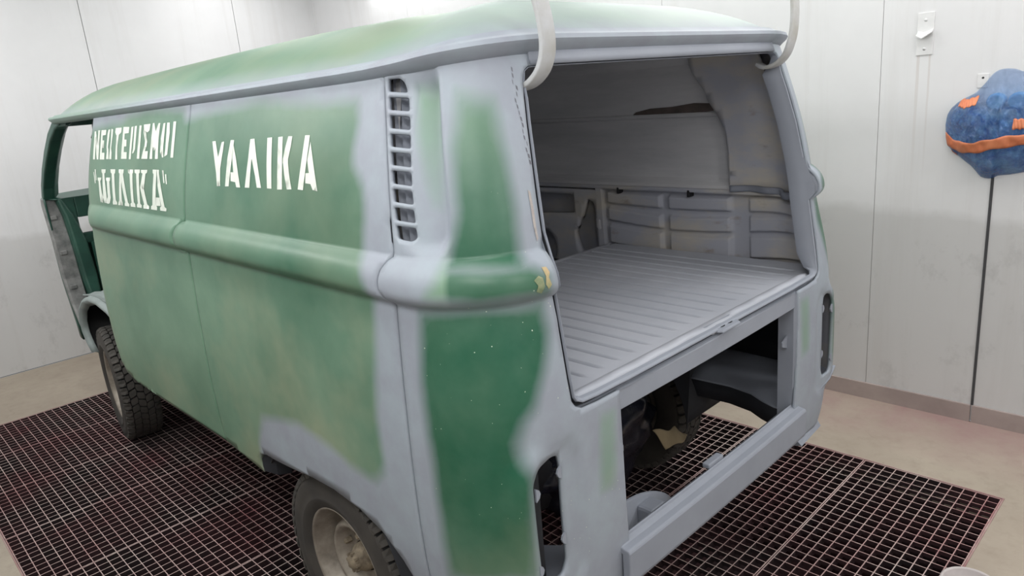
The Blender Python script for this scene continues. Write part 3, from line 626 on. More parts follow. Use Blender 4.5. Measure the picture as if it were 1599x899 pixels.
# ---- roof
loop = [Vector((p.x, p.y, p.z)) for p, _ in half]
fr_pts = []
for k in range(1, 13):
    t = math.pi/2*k/12; fr_pts.append(Vector((2.30+.30*math.sin(t)**.9, .738*math.cos(t)**.75 if k < 12 else 0, 1.727-.006*math.sin(t))))
lp = [p for p in fr_pts[::-1]]+[p for p in loop if p.x < 2.29 or p.y < .5]
lp = [p for p in lp]+[Vector((p.x, -p.y, p.z)) for p in lp[::-1] if abs(p.y) > 1e-4]
ROOFH = .152
def roof_prof(t):           # t 0 at the gutter .. 1 on the centre line
    return ROOFH*(1-(1-t)**3.9)
ax0, ax1 = -.70+.66, 2.60-.62
tl = [0, .012, .03, .055, .085, .12, .16, .21, .27, .34, .42, .52, .63, .75, .87, .96]
rows = []
for t in tl:
    row = []
    for p in lp:
        a = Vector((min(max(p.x, ax0), ax1), 0, p.z)); q = a+(p-a)*(1-t); lenx = smooth(2.65, 1.4, p.x)
        row.append((q.x, q.y, p.z+.010+roof_prof(t)*float(np.interp(q.x, (-.7, -.4, -.1, .3, .9, 1.5, 2.1, 2.6), (.85, .84, 1.03, 1.11, 1.13, 1.125, 1.10, 1.15)))))
    rows.append(row)
rf = MB(); rf.grid(rows, True)
kk = len(lp); rf.f.append(tuple(range((len(tl)-1)*kk, len(tl)*kk)))
roof = rf.build('roof', M['paint'], van, True)
at = roof.data.attributes.new('paint', 'FLOAT_COLOR', 'POINT'); pa = []
for i, t in enumerate(tl):
    for p in lp:
        rear = smooth(-.2, -.66, p.x)
        pa.append((min(1, .50+t*4)*(1-.38*rear)-.08, .62+.25*rear, .55+.3*smooth(.3, 2.2, p.x), 0))
at.data.foreach_set('color', np.array(pa, np.float32).ravel())
solid(roof, .012); roof.data.materials.append(M['upper']); roof.modifiers[-1].material_offset = 1
# ---- tailgate opening: rebate, weather lip and jamb, one loop
A3 = [Vector(base(*q)) for q in A_UZ]
A3b = [Vector(nrm(u_, z_))*belt(z_)*.95 for u_, z_ in A_UZ]
top = [Vector((A3[0].x-.004*(1-(y_/.55)**2), y_, 1.7235)) for y_ in np.arange(0, A3[0].y-.02, .06)]
bot = [Vector((A3[-1].x-.002, y_, .983)) for y_ in np.arange(A3[-1].y-.04, .02, -.06)]+[Vector((A3[-1].x-.002, 0, .983))]
hp = top+A3+bot
full = hp+[Vector((p.x, -p.y, p.z)) for p in hp[::-1][1:-1]]
N = len(full); inw = []
for i in range(N):
    t = (full[(i+1) % N]-full[i-1]); t2 = Vector((t.y, t.z)).normalized(); nn = Vector((0, t2.y, -t2.x))
    if nn.dot(Vector((0, 0, 1.35))-Vector((0, full[i].y, full[i].z))) < 0: nn = -nn
    inw.append(nn)
for _ in range(2): inw = [(inw[i-1]+inw[i]*2+inw[(i+1) % N]).normalized() for i in range(N)]
bmp = [0]*len(top)+[v.x for v in A3b]+[0]*len(bot); bmp = bmp+bmp[::-1][1:-1]
upf = [smooth(1.715, 1.66, p.z) for p in full]            # 0 along the header, 1 on the jambs
dnf = [smooth(.985, 1.04, p.z) for p in full]             # 0 along the sill
def sweep_sec(sec):
    out = []
    for i in range(N):
        fa = .22+.78*upf[i]; row = []
        for a, b, kind in sec:
            bx = bmp[i]*(1 if kind == 0 else .75 if kind == 1 else 0)
            bb = b if kind < 2 else b*(.30+.70*dnf[i])*(.25+.75*upf[i])
            row.append(full[i]+inw[i]*a*fa+Vector((bb+bx, 0, 0)))
        out.append(row)
    return out
rows = sweep_sec([(-.002, .004, 0), (.001, .020, 0), (.008, .024, 1), (.0105, .022, 1), (.0115, .004, 1), (.0135, .001, 1), (.0165, .003, 2), (.018, .014, 2), (.021, .022, 2), (.023, .052, 2), (.019, .064, 2)])
tf = MB(); tf.grid(rows+[rows[0]]); tf.build('tailgate_frame', M['primer'], van, True, sharp=32)
rows = [r_ for r_ in sweep_sec([(.0012, .0165, 0), (.0088, .0195, 1), (.0102, .006, 1)])]
ks = [i for i in range(N) if full[i].z < 1.70]
st_ = ks[0]; seq = [k for k in range(N) if full[k].z < 1.70]
tg = MB(); tg.grid([rows[k] for k in seq]); tg.build('seal_channel', M['shadow_grey'], van)
# ---- rear cross panel, striker pocket, engine opening, apron
rx = lambda y_: -.827-.006*(1-(y_/.5)**2)
def bar(name, sec, y0, y1, mat, n=24, bv=.003):
    m = MB(); rows = []
    for k in range(n+1):
        y_ = y0+(y1-y0)*k/n; rows.append([(rx(y_)+a, y_, z_) for a, z_ in sec])
    m.grid(rows, True); s = len(sec); m.f.append(tuple(range(s))); m.f.append(tuple(range(len(m.v)-s, len(m.v))))
    o = m.build(name, mat, van); return bevel(o, bv) if bv else o
bar('rear_cross_panel', [(0, .927), (0, .976), (.004, .983), (.030, .982), (.030, .976), (.012, .974), (.012, .927)], -.470, .470, M['primer'])
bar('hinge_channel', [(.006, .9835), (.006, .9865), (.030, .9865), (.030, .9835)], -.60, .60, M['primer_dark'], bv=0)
st = MB(); st.hexa([(-.850, -.075, .992), (-.812, -.100, .992), (-.812, .045, .992), (-.850, .020, .992), (-.848, -.073, .999), (-.800, -.100, 1.006), (-.800, .045, 1.006), (-.848, .018, .999)]); bevel(st.build('striker_plate', M['primer'], van), .002)
for y_ in (-.045, -.005):
    h = MB(); h.lathe_y((0, 0, 0), [(.0, 0), (.008, 0)], 14); h.v = [(-.832+p[0]*.55, y_+p[2]*1.5, 1.0020) for p in h.v]; h.build('bolt_hole', M['black'], van)
ap = MB(); ya = .492
sec = [(-.790, .560), (-.815, .583), (-.822, .592), (-.826, .583), (-.838, .575), (-.858, .572), (-.862, .564), (-.862, .485), (-.858, .472), (-.840, .468), (-.838, .48), (-.838, .555), (-.80, .555)]
rows = []
for k in range(25):
    y_ = -ya+2*ya*k/24; c = -.005*(1-(y_/ya)**2); rows.append([(a+c, y_, z_) for a, z_ in sec])
ap.grid(rows, True); s = len(sec); ap.f += [tuple(range(s)), tuple(range(len(ap.v)-s, len(ap.v)))]
apron = bevel(ap.build('rear_apron', M['primer'], van), .004)
lt = MB(); lt.box((-.824, -.02, .585), (-.80, .06, .600)); bevel(lt.build('latch_bracket', M['primer'], van), .004)
for s in (1, -1): # inner return of the pillars beside the engine opening
    m = MB(); rows = []
    for z_ in np.linspace(.46, .975, 10): rows.append([(lerp(RZ, z_)+.001, s*.470, z_), (lerp(RZ, z_)+.012, s*.462, z_), (-.775, s*.462, z_), (-.77, s*.50, z_)])
    m.grid(rows); solid(m.build('pillar_return', M['primer'], van), .003, 0)
    m = MB(); rows = []   # foot of the pillar
    m.hexa([(-.80, s*.50, .415), (-.845, s*.50, .425), (-.825, s*.70, .415), (-.78, s*.70, .405), (-.80, s*.50, .437), (-.828, s*.50, .44), (-.812, s*.70, .437), (-.78, s*.70, .437)])
    m.build('pillar_foot', M['primer'], van)
    hol = MB(); hol.lathe_y((0, 0, 0), [(0, 0), (.007, 0)], 12); hol.v = [(lerp(RZ, .50)-.0015, s*(.535+p[0]), .50+p[2]) for p in hol.v]; hol.build('bolt_hole', M['black'], van)
# ---- engine bay sheet metal
for s in (1, -1):
    sh = MB(); edge_ = [(-.83, .50), (-.74, .505), (-.68, .535), (-.62, .575), (-.52, .60), (-.40, .60), (-.30, .60)]
    rows = []; fl_ = []
    for i, (x_, y_) in enumerate(edge_):
        zt = .545-.02*i/6
        rows.append([(x_, s*y_, zt-.004), (x_+.001, s*(y_+.008), zt), (x_, s*.66, zt+.02), (x_, s*.755, zt+.035), (x_, s*.80, zt+.07)])
        fl_.append([(x_+.012, s*(y_+.014), zt-.075), (x_, s*y_, zt-.070), (x_, s*y_, zt-.004)])
    sh.grid(rows); solid(sh.build('engine_bay_shelf', M['primer'], van, True), .004, 0)
    solid(MB().grid(fl_).build('shelf_flange', M['shadow_grey'], van, True), .004, 0)
    m = MB(); m.hexa([(-.806, s*.462, .785), (-.806, s*.425, .80), (-.806, s*.425, .815), (-.806, s*.462, .83), (-.802, s*.462, .785), (-.802, s*.425, .80), (-.802, s*.425, .815), (-.802, s*.462, .83)]); m.build('hinge_bracket', M['primer'], van)
    m = MB(); m.grid([[(.365, s*.846, .535), (.358, s*.846, .60)], [(.335, s*.815, .515), (.325, s*.815, .605)], [(.325, s*.77, .505), (.315, s*.77, .605)]]); solid(m.build('arch_flange', M['shadow_grey'], van), .003, 0)
    wh = MB(); rows = []
    for k in range(25):
        a = R(5+k*(140/24)); rr = .395 if a > 0 else .395
        rows.append([(-rr*math.cos(a), s*.50, .345+rr*math.sin(a)), (-rr*math.cos(a), s*.835, .345+rr*math.sin(a))])
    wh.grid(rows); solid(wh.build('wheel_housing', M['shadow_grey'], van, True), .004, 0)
    wi = MB(); rows = []
    for k in range(25):
        a = R(k*(180/24)); rows.append([(-.395*math.cos(a), s*.50, .345+.395*math.sin(a)), (-.44*math.cos(a), s*.50, .97)])
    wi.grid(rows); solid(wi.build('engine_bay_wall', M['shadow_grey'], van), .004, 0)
    iw = MB(); rows = []
    for z_ in np.linspace(.60, .96, 6): rows.append([(-.80, s*.72, z_), (-.72, s*.775, z_), (-.40, s*.79, z_)])
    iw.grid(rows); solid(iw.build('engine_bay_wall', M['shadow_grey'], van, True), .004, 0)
m = MB(); m.box((.10, -.70, .50), (.115, .70, .955)); m.build('firewall', M['shadow_grey'], van)
# low tray with humped back on the left of the opening
tr = MB(); rows = []
for k in range(17):
    y_ = .10+.37*k/16; hz = .455+.105*math.sin(math.pi*min(1, (k+.5)/16*.80))**.7; rows.append([(-.705, y_, .44), (-.705, y_, hz), (-.712, y_, hz+.006), (-.719, y_, hz), (-.719, y_, .45), (-.80, y_, .455)])
tr.grid(rows); solid(tr.build('engine_tray', M['primer'], van, True), .003, 0)
bevel(MB().box((-.775, .20, .45), (-.715, .27, .535)).build('tray_box', M['primer'], van), .01)
gv = MB(); gv.tube([(.50, .05, .42), (.1, .05, .42), (-.02, .05, .42), (-.14, .05, .42), (-.20, .05, .41)], [.09, .12, .15, .20, .205], 18)
gb = gv.build('transaxle', M['shadow_grey'], van, True)
random.seed(4)
fb = bmesh.new(); bmesh.ops.create_icosphere(fb, subdivisions=4, radius=1)
for v_ in fb.verts:
    c_ = v_.co.copy(); k_ = 1+.10*math.sin(9*c_.x+3)*math.sin(8*c_.y)+.08*math.sin(13*c_.z+5*c_.y)
    v_.co = Vector((-.12+c_.x*.15*k_, -.22+c_.y*.36*k_, .36+c_.z*.26*k_))
me = bpy.data.meshes.new('film'); fb.to_mesh(me); fb.free(); me.materials.append(M['film_black']); me.polygons.foreach_set('use_smooth', [True]*len(me.polygons))
o = bpy.data.objects.new('film_wrap', me); COL.objects.link(o); o.parent = gb; o['label'] = 'crumpled black plastic film'
MB().tube([(0, -.60, .315), (0, .60, .315)], .035, 14).build('axle_shaft', M['shadow_grey'], van, True)
for s in (1, -1):
    MB().strip([(.75, s*.42, .44), (.35, s*.50, .38), (.0, s*.60, .315)], (0, .3, 1), .10, .02).build('trailing_arm', M['shadow_grey'], van)
    MB().lathe_y((0, s*.60, .315), [(0, -.02), (.125, -.02), (.135, 0), (.135, .06), (0, .06)], 32, s).build('brake_drum', M['rubber'], van, True)
# ---- cargo deck, pressed with long ribs
rows = []; ys = np.arange(-.765, .7655, .0034)
for x_ in list(np.arange(-.80, -.62, .012))+list(np.arange(-.60, .16, .04)):
    fade = smooth(-.735, -.69, x_)*(1-smooth(.08, .13, x_)); row = []
    for y_ in ys:
        ph = ((y_+.765) % .0665)/.0665; gro = max(0, 1-abs(ph-.5)/.125); row.append((x_, y_, .992-.015*smooth(0, .9, gro)*fade*(1-smooth(.68, .72, abs(y_)))))
    rows.append(row)
dk = MB(); dk.grid(rows); dk.build('cargo_deck', M['deck'], van, True)
m = MB(); m.grid([[(.15, -.77, .992), (.155, -.77, .985), (.155, -.77, .56)], [(.15, .77, .992), (.155, .77, .985), (.155, .77, .56)]]); m.build('deck_riser', M['deck'], van)
m = MB(); m.box((.45, -.76, .54), (1.72, .76, .56)); m.build('load_floor', M['deck'], van)
lipz = MB(); rows = []
for k in range(61):
    y_ = -.60+1.2*k/60; wv = .004*math.sin(k*.9)+(-.016 if abs(y_+.02) < .07 else 0)
    rows.append([(-.768, y_, .990), (-.778, y_, 1.001), (-.798+wv, y_, 1.005), (-.812+wv, y_, .999), (-.812+wv, y_, .990)])
lipz.grid(rows); solid(lipz.build('deck_lip', M['deck'], van, True), .002, 0)
# ---- cargo side walls
def surfgrid(name, us, zs, off, mat, parent, side, pads=None, smooth_=True):
    rows = []
    for z_ in zs:
        row = []
        for u_ in us:
            p = Vector(base(u_, z_)); p = p+Vector(nrm(u_, z_))*(off+(pads(u_, z_) if pads else 0)); row.append((p.x, side*p.y, p.z))
        rows.append(row)
    m = MB(); m.grid(rows); o = m.build(name, mat, parent, smooth_); return o
UC = [(.165, -.112), (-.148, -.425), (-.500, -.80)]
ZCL = [(.985, 1.072), (1.088, 1.150), (1.166, 1.222)]
def pads(u_, z_):
    for a, b in UC:
        for i, (c, e) in enumerate(ZCL):
            zz = z_+.018*math.sin((u_+.5)*5)*(1 if i < 2 else .4)
            q = min(a-u_, u_-b, zz-c, e-zz)
            if q > -.002: return -.020*smooth(-.002, .007, q)
    return 0
for s in (1, -1):
    surfgrid('inner_side_panel', np.arange(.20, -.80, -.006), np.arange(.965, 1.24, .005), -.052, M['interior'], van, s, pads)
    surfgrid('upper_side_panel', np.arange(1.72, -.50, -.03), [1.245, 1.262, 1.275, 1.285, 1.30, 1.40, 1.50, 1.526, 1.532, 1.538, 1.56, 1.62, 1.68, 1.72, 1.745, 1.765, 1.785], -.03, M['upper'], van, s,
             lambda u_, z_: -.035*(1-smooth(1.25, 1.29, z_))-.012*smooth(1.524, 1.533, z_)+.008*smooth(1.56, 1.70, z_)-max(0, z_-1.735)*1.2, False)
    lg = MB(); rows = []
    for u_ in np.arange(1.70, -.86, -.03):
        row = []
        for a, z_ in ((-.028, 1.246), (-.078, 1.246), (-.084, 1.240), (-.082, 1.232), (-.050, 1.230)):
            p = Vector(base(u_, z_))+Vector(nrm(u_, z_))*a; row.append((p.x, s*p.y, z_))
        rows.append(row)
    lg.grid(rows).build('belt_rail', M['interior'], van)
    rng = random.Random(7)
    cov = [(-.425-.007*rng.random(), z_) for z_ in np.arange(1.255, 1.50, .03)]+[(-.425+(z_-1.50)*.42+.010*rng.random(), z_) for z_ in np.arange(1.50, 1.73, .025)]
    cov = cov+[(-.33, 1.775), (-.86, 1.775), (-.87, 1.70), (-.86, 1.50), (-.86, 1.255)]
    def dc(us, zs): return [Vector(base(a, b))-Vector(nrm(a, b))*(.066+.003*math.sin(b*23)*math.sin(a*17)) for a, b in zip(us, zs)]
    panel('corner_cover', cov, [], .03, van, M['interior'], s, dc, False, .004)
    tr_ = [(-.44, 1.250), (-.44, 1.272), (-.86, 1.272), (-.86, 1.250)]
    def dt(us, zs): return [Vector(base(a, b))-Vector(nrm(a, b))*(.078+.008*math.sin(a*40)) for a, b in zip(us, zs)]
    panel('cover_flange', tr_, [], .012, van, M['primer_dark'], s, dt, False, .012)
    # structure of the sliding door ahead of the deck
    dh = [rounded([(.345, 1.115), (.345, 1.205), (.62, 1.205), (.62, 1.10)], .02), rounded([(.225, .93), (.225, 1.17), (.27, 1.19), (.31, 1.10), (.36, 1.02), (.33, .93)], .02),
          [(.62+.10*math.cos(q), .93+.10*math.sin(q)) for q in np.linspace(0, 2*math.pi, 24, endpoint=False)], rounded([(.70, .70), (.70, 1.19), (1.20, 1.19), (1.20, .70)], .04)]
    dh[2] = [(a, b) for a, b in dh[2]]
    dh[2] = [(.545+.07*math.cos(q), .94+.085*math.sin(q)) for q in np.linspace(0, 2*math.pi, 24, endpoint=False)]
    def dd(us, zs): return [Vector(base(a, b))-Vector(nrm(a, b))*(.050+.010*smooth(.02, .0, abs(b-1.075))) for a, b in zip(us, zs)]
    panel('door_inner_frame', [(.20, .58), (.20, 1.228), (1.30, 1.228), (1.30, .58)], dh, .025, van, M['interior'], s, dd, False, .03)
    for u_ in (.20,): # door post
        m = MB(); rows = []
        for z_ in np.linspace(.965, 1.235, 8): 
            p = Vector(base(u_, z_)); rows.append([(u_+.018, s*(p.y-.05), z_), (u_+.014, s*(p.y-.082), z_), (u_-.014, s*(p.y-.082), z_), (u_-.018, s*(p.y-.05), z_)])
        m.grid(rows).build('door_post', M['interior'], van)
    for u_ in (.09, -.255): # slots in the rail
        p = base(u_, 1.22); m = MB(); m.box((u_-.006, s*(p[1]-.085) if s > 0 else s*(p[1]-.045), 1.212), (u_+.006, s*(p[1]-.045) if s > 0 else s*(p[1]-.085), 1.242)); bevel(m.build('rail_slot', M['black'], van), .003)
for s in (1, -1):     # pressed bead half way up the upper panel
    lg = MB(); rows = []
    for u_ in np.arange(1.70, -.42, -.03):
        row = []
        for a, z_ in ((-.041, 1.520), (-.050, 1.523), (-.053, 1.529), (-.050, 1.535), (-.042, 1.540)):
            p = Vector(base(u_, z_))+Vector(nrm(u_, z_))*a; row.append((p.x, s*p.y, z_))
        rows.append(row)
    lg.grid(rows).build('panel_bead', M['upper'], van)
# brown stain on the upper right panel
def ds(us, zs): return [Vector(base(a, b))-Vector(nrm(a, b))*(.0435) for a, b in zip(us, zs)]
panel('rust_stain', [(.0, 1.541), (-.03, 1.560), (-.10, 1.572), (-.20, 1.574), (-.30, 1.584), (-.38, 1.580), (-.41, 1.556), (-.30, 1.543), (-.12, 1.540)], [], .02, van, M['stain'], -1, ds, False, 0)
m = MB(); m.box((1.71, -.77, .56), (1.725, .77, 1.20)); m.build('bulkhead', M['interior'], van)
# ------------------------------------------------------------------ cab
def loft(name, rows, mat, parent=van, closed=True, smooth_=False, bv=0):
    m = MB(); m.grid(rows, closed)
    if closed:
        s = len(rows[0]); m.f.append(tuple(range(s))); m.f.append(tuple(range(len(m.v)-s, len(m.v))))
    o = m.build(name, mat, parent, smooth_)
    return bevel(o, bv) if bv else o
def nose_pt(a, z_):          # a: -1 .. 1 across the front
    w = .775-.02*smooth(.9, .45, z_)-.01; q = abs(a)*math.pi/2; xf = 3.37+.03*smooth(1.3, .8, z_)
    return (2.93+(xf-2.93)*math.cos(q)**.8 if abs(a) < .999 else 2.93, math.copysign(w*math.sin(q)**.85, a), z_)
NZ = [.47, .55, .65, .75, .85, .95, 1.02, 1.05, 1.15, 1.22, 1.27, 1.31]
NA = [-1+2*k/40 for k in range(41)]
m = MB(); rows = [[nose_pt(a, z_) for a in NA] for z_ in NZ]; m.grid(rows)
m.f = [f for i, f in enumerate(m.f) if not (6 <= i//40 < 8 and 4 <= i % 40 <= 35)]        # fresh-air grille opening
solid(m.build('nose_panel', M['green_dark'], van, True), .008)
for s in (1, -1):
    # windscreen pillar and hinge post
    pil = [(2.36, .735, 1.722), (2.44, .742, 1.70), (2.56, .748, 1.645), (2.70, .752, 1.56), (2.82, .757, 1.47), (2.91, .762, 1.38), (2.955, .765, 1.31)]
    rows = []
    for i, p in enumerate(pil):
        t = (Vector(pil[min(i+1, 6)])-Vector(pil[max(i-1, 0)])).normalized(); n = Vector((-t.z, 0, t.x)); n = n if n.x > 0 else -n; p = Vector(p)
        w_ = .022
        q = [p+n*w_, p-n*w_, p-n*w_+Vector((0, -.055, 0)), p+n*w_+Vector((.02, -.095, 0))]
        rows.append([(a.x, s*a.y, a.z) for a in q])
    loft('windscreen_pillar', rows, M['green_dark'], bv=.008)
    post = [(2.955, .772, 1.31, .06), (2.955, .776, 1.27, .075), (2.945, .775, 1.18, .085), (2.92, .775, 1.05, .088), (2.90, .775, .85, .09), (2.86, .772, .70, .085), (2.80, .768, .58, .08), (2.66, .765, .47, .07)]
    rows = [[(x_, s*y_, z_), (x_-.006, s*(y_-.012), z_), (x_-.006, s*(y_-w_), z_), (x_+.05, s*(y_-w_), z_), (x_+.07, s*(y_-.01), z_)] for x_, y_, z_, w_ in post]
    hp_ = loft('hinge_post', rows, M['hinge_post'], smooth_=False, bv=.004)
    for z_ in (1.20, 1.00, .80):
        xx = np.interp(z_, [.58, .70, .85, 1.05, 1.18, 1.27], [2.80, 2.86, 2.90, 2.92, 2.945, 2.955])
        m = MB(); m.box((xx-.016, min(s*.72, s*.755), z_-.012), (xx-.004, max(s*.72, s*.755), z_+.012)); bevel(m.build('door_hinge', M['hinge_post'], hp_), .004)
    kp = [(2.92, .715, 1.31, .03), (2.90, .695, 1.20, .05), (2.88, .690, 1.05, .075), (2.86, .685, .85, .075), (2.83, .68, .70, .06), (2.79, .68, .60, .05)]
    rows = [[(x_+.05, s*y_, z_), (x_-.02, s*(y_-.005), z_), (x_-.02, s*(y_-w_), z_), (x_+.05, s*(y_-w_), z_)] for x_, y_, z_, w_ in kp]
    loft('door_pillar_inner', rows, M['green_dark'], bv=.012)
    # wheel housing under the cab step
    ar = [(1.78, .62), (1.84, .69), (1.95, .75), (2.10, .79), (2.27, .812), (2.42, .806), (2.55, .775), (2.65, .72), (2.71, .65), (2.71, .58), (2.67, .52), (2.61, .475)]
    rows = []
    for i, (x_, z_) in enumerate(ar):
        cx, cz = 2.30, .40; dn = Vector((x_-cx, z_-cz)).normalized()
        rows.append([(x_-dn.x*.035, s*.755, z_-dn.y*.035), (x_-dn.x*.008, s*.785, z_-dn.y*.008), (x_, s*.782, z_), (x_+dn.x*.012, s*.765, z_+dn.y*.012), (x_+dn.x*.012, s*.45, z_+dn.y*.012), (x_-dn.x*.0, s*.45, z_)])
    m = MB(); m.grid(rows); fh = solid(m.build('front_wheel_housing', M['step'], van, True), .008, 0); fh.data.materials.append(M['black']); fh.modifiers[-1].material_offset = 1  # inner faces black: shade inside the arch put into the colour
    m = MB(); rows = []
    for x_ in np.linspace(1.95, 2.58, 10): rows.append([(x_, s*y_, .800+.026*math.sin(math.pi*(x_-1.95)/.63)+(.006 if j % 2 else 0)) for j, y_ in enumerate(np.linspace(.44, .765, 12))])
    m.grid(rows); solid(m.build('cab_step', M['step'], van), .006, -1)
# dashboard with the instrument opening
m = MB()
def dbox(y0, y1, z0, z1): m.box((2.90, y0, z0), (2.955, y1, z1))
dbox(-.66, .30, 1.06, 1.30); dbox(.30, .52, 1.06, 1.30); dbox(.52, .625, 1.185, 1.30); dbox(.52, .625, 1.03, 1.09); dbox(.625, .69, 1.03, 1.30)
bevel(m.build('dashboard', M['green_dark'], van), .006)
m = MB(); rows = []
for k in range(31):
    a = -.97+1.94*k/30; p = nose_pt(a, 1.31); rows.append([(2.90, p[1]*.93, 1.296), (2.90, p[1]*.93, 1.304), (p[0]-.01, p[1], 1.312), (p[0]-.01, p[1], 1.304)])
loft('dash_cowl', rows, M['green_dark'], bv=.004)
rows = []
for k in range(25):
    a = -1+2*k/24; q = abs(a)*math.pi/2; x_ = 2.36+.20*math.cos(q)**.8 if abs(a) < .999 else 2.36; y_ = math.copysign(.735*math.sin(q)**.85, a)
    rows.append([(x_+.02, y_, 1.725), (x_-.05, y_*.97, 1.725), (x_-.05, y_*.97, 1.690), (x_+.035, y_, 1.690)])
loft('windscreen_header', rows, M['green_dark'], bv=.006)
MB().box((1.72, -.44, .54), (2.93, .44, .56)).build('cab_floor', M['green_dark'], van)
m = MB(); m.box((1.73, -.43, .56), (2.35, .43, .86)); bevel(m.build('seat_pedestal', M['green_dark'], van), .02)
m = MB(); rows = [[(2.86, y_, z_) for y_ in (-.60, .60)] for z_ in (.56, .80, 1.04)]; m.grid(rows); solid(m.build('bulkhead_front', M['green_dark'], van), .01)
MB().tube([(2.92, .40, 1.08), (2.62, .44, 1.06), (2.45, .56, 1.00)], .012, 10).build('steering_column', M['arm'], van, True)
bp = []
for s in (1, -1):
    rows = []
    for z_ in np.linspace(.60, 1.72, 14):
        xx = np.interp(z_, [.60, .9, 1.24, 1.72], [1.742, 1.765, 1.742, 1.722]); y_ = lerp(WZ, z_)
        rows.append([(xx+.002, s*(y_-.004), z_), (xx+.018, s*(y_-.018), z_), (xx+.018, s*(y_-.07), z_), (xx-.03, s*(y_-.09), z_), (xx-.03, s*(y_-.012), z_)])
    loft('door_pillar', rows, M['green_dark'], bv=.003)
# loose wire hanging at the cab roof edge
MB().tube([(1.90, .70, 1.715), (1.84, .715, 1.705), (1.79, .735, 1.685), (1.765, .745, 1.655), (1.755, .76, 1.63)], .004, 8).build('wire', M['black'], van, True)

# ------------------------------------------------------------------ wheels
def wheel(c, s, front):
    # tyre with moulded tread blocks, pressed steel rim, hub and nuts
    RO, RW = .318, .092
    ty = MB(); prof = [(.182, -.070), (.190, -.078), (.212, -.088), (.250, -.092), (.280, -.090), (.298, -.083), (.307, -.070), (.309, -.04), (.310, 0), (.309, .04), (.307, .070), (.298, .083), (.280, .090), (.250, .092), (.232, .0905), (.229, .0925), (.224, .0925), (.212, .088), (.190, .078), (.182, .070)]
    ty.lathe_y(c, prof, 72, s); t_ = ty.build('tyre', M['sidewall'], van, True); t_.data.materials.append(M['groove'])
    for pl_ in t_.data.polygons:
        if abs(pl_.center.y-c[1]) < .078 and math.hypot(pl_.center.x-c[0], pl_.center.z-c[2]) > .29: pl_.material_index = 1
    tr_ = MB(); nb = 46
    for row, (y0, y1, ph, sk) in enumerate(((-.086, -.056, 0, 0), (-.050, -.020, .5, .25), (-.015, .015, 0, -.25), (.020, .050, .5, .25), (.056, .086, 0, 0))):
        for k in range(nb):
            a0, da = 2*math.pi*(k+ph)/nb, 2*math.pi/nb*.40
            edge_ = row in (0, 4)
            def pt(a, y_, rr): return (c[0]+rr*math.cos(a), c[1]+y_, c[2]+rr*math.sin(a))
            ym = (y0+y1)/2; pr = [(-da, y0), (0, y0-.002), (da, y0), (da*1.1, ym), (da, y1), (0, y1+.002), (-da, y1), (-da*1.1, ym)]
            sh_ = lambda y_: sk*2*math.pi/nb*(y_-ym)/(y1-y0)
            def rad(y_, top): 
                f = max(0, abs(y_)-.066)/.02; return (RO if top else .300)-.012*f*f*(1 if top else .6)
            bot = [pt(a0+a+sh_(y_), y_, rad(y_, 0)) for a, y_ in pr]; tp = [pt(a0+a*.92+sh_(y_), y_, rad(y_, 1)) for a, y_ in pr]
            n = len(pr); tr_.add(bot+tp, [tuple(range(n, 2*n))]+[(i, (i+1) % n, n+(i+1) % n, n+i) for i in range(n)])
    tr_.build('tread', M['rubber'], t_)
    rim = MB(); prof = [(.150, -.060), (.178, -.068), (.190, -.076), (.193, -.072), (.180, -.055), (.165, -.02), (.162, .02), (.176, .050), (.180, .066), (.192, .072), (.1935, .078), (.190, .080), (.183, .074), (.176, .055), (.168, .042), (.160, .012), (.156, -.020), (.146, -.016), (.135, .014), (.128, .036), (.119, .044), (.110, .040), (.103, .014), (.085, .004), (.050, .004)]
    rim.lathe_y(c, prof, 64, s); rm = rim.build('rim', M['rim'], t_, True)
    for k in range(8):   # vent slots between dish and rim well
        a = 2*math.pi*k/8+.2; m = MB(); q = []
        for da, rr in ((-.10, .146), (.10, .146), (.10, .136), (-.10, .136)): q.append((c[0]+rr*math.cos(a+da), c[1]+s*(-.012 if rr > .14 else .013), c[2]+rr*math.sin(a+da)))
        m.add(q, [(0, 1, 2, 3)]); m.build('rim_slot', M['black'], t_, fix=False)
    hb = MB(); hb.lathe_y(c, [(.0, .062), (.014, .062), (.020, .058), (.028, .050), (.034, .034), (.040, .028), (.045, .022), (.047, .006), (.047, -.02)], 32, s); hb.build('hub', M['hub'], t_, True)
    for k in range(8):
        a = 2*math.pi*k/8; m = MB(); cc = (c[0]+.027*math.cos(a), c[1]+s*.050, c[2]+.027*math.sin(a)); m.lathe_y(cc, [(0, .006), (.006, .006), (.006, -.006)], 6, s); m.build('castle_lug', M['hub'], t_)
    for k in range(5):
        a = 2*math.pi*(k+.3)/5; cc = (c[0]+.080*math.cos(a), c[1]+s*.008, c[2]+.080*math.sin(a))
        m = MB(); m.lathe_y(cc, [(0, .022), (.007, .022), (.010, .016), (.011, 0)], 6, s); m.build('wheel_nut', M['hub'], t_)
    return t_
wheel((-.015, .728, .318), 1, False); wheel((.02, -.70, .318), -1, False)
for s in (1, -1):     # front pair, steered a little
    w_ = wheel((0, 0, 0), s, True); w_.location = (2.40, s*.685, .318); w_.rotation_euler = (0, 0, R(-7))

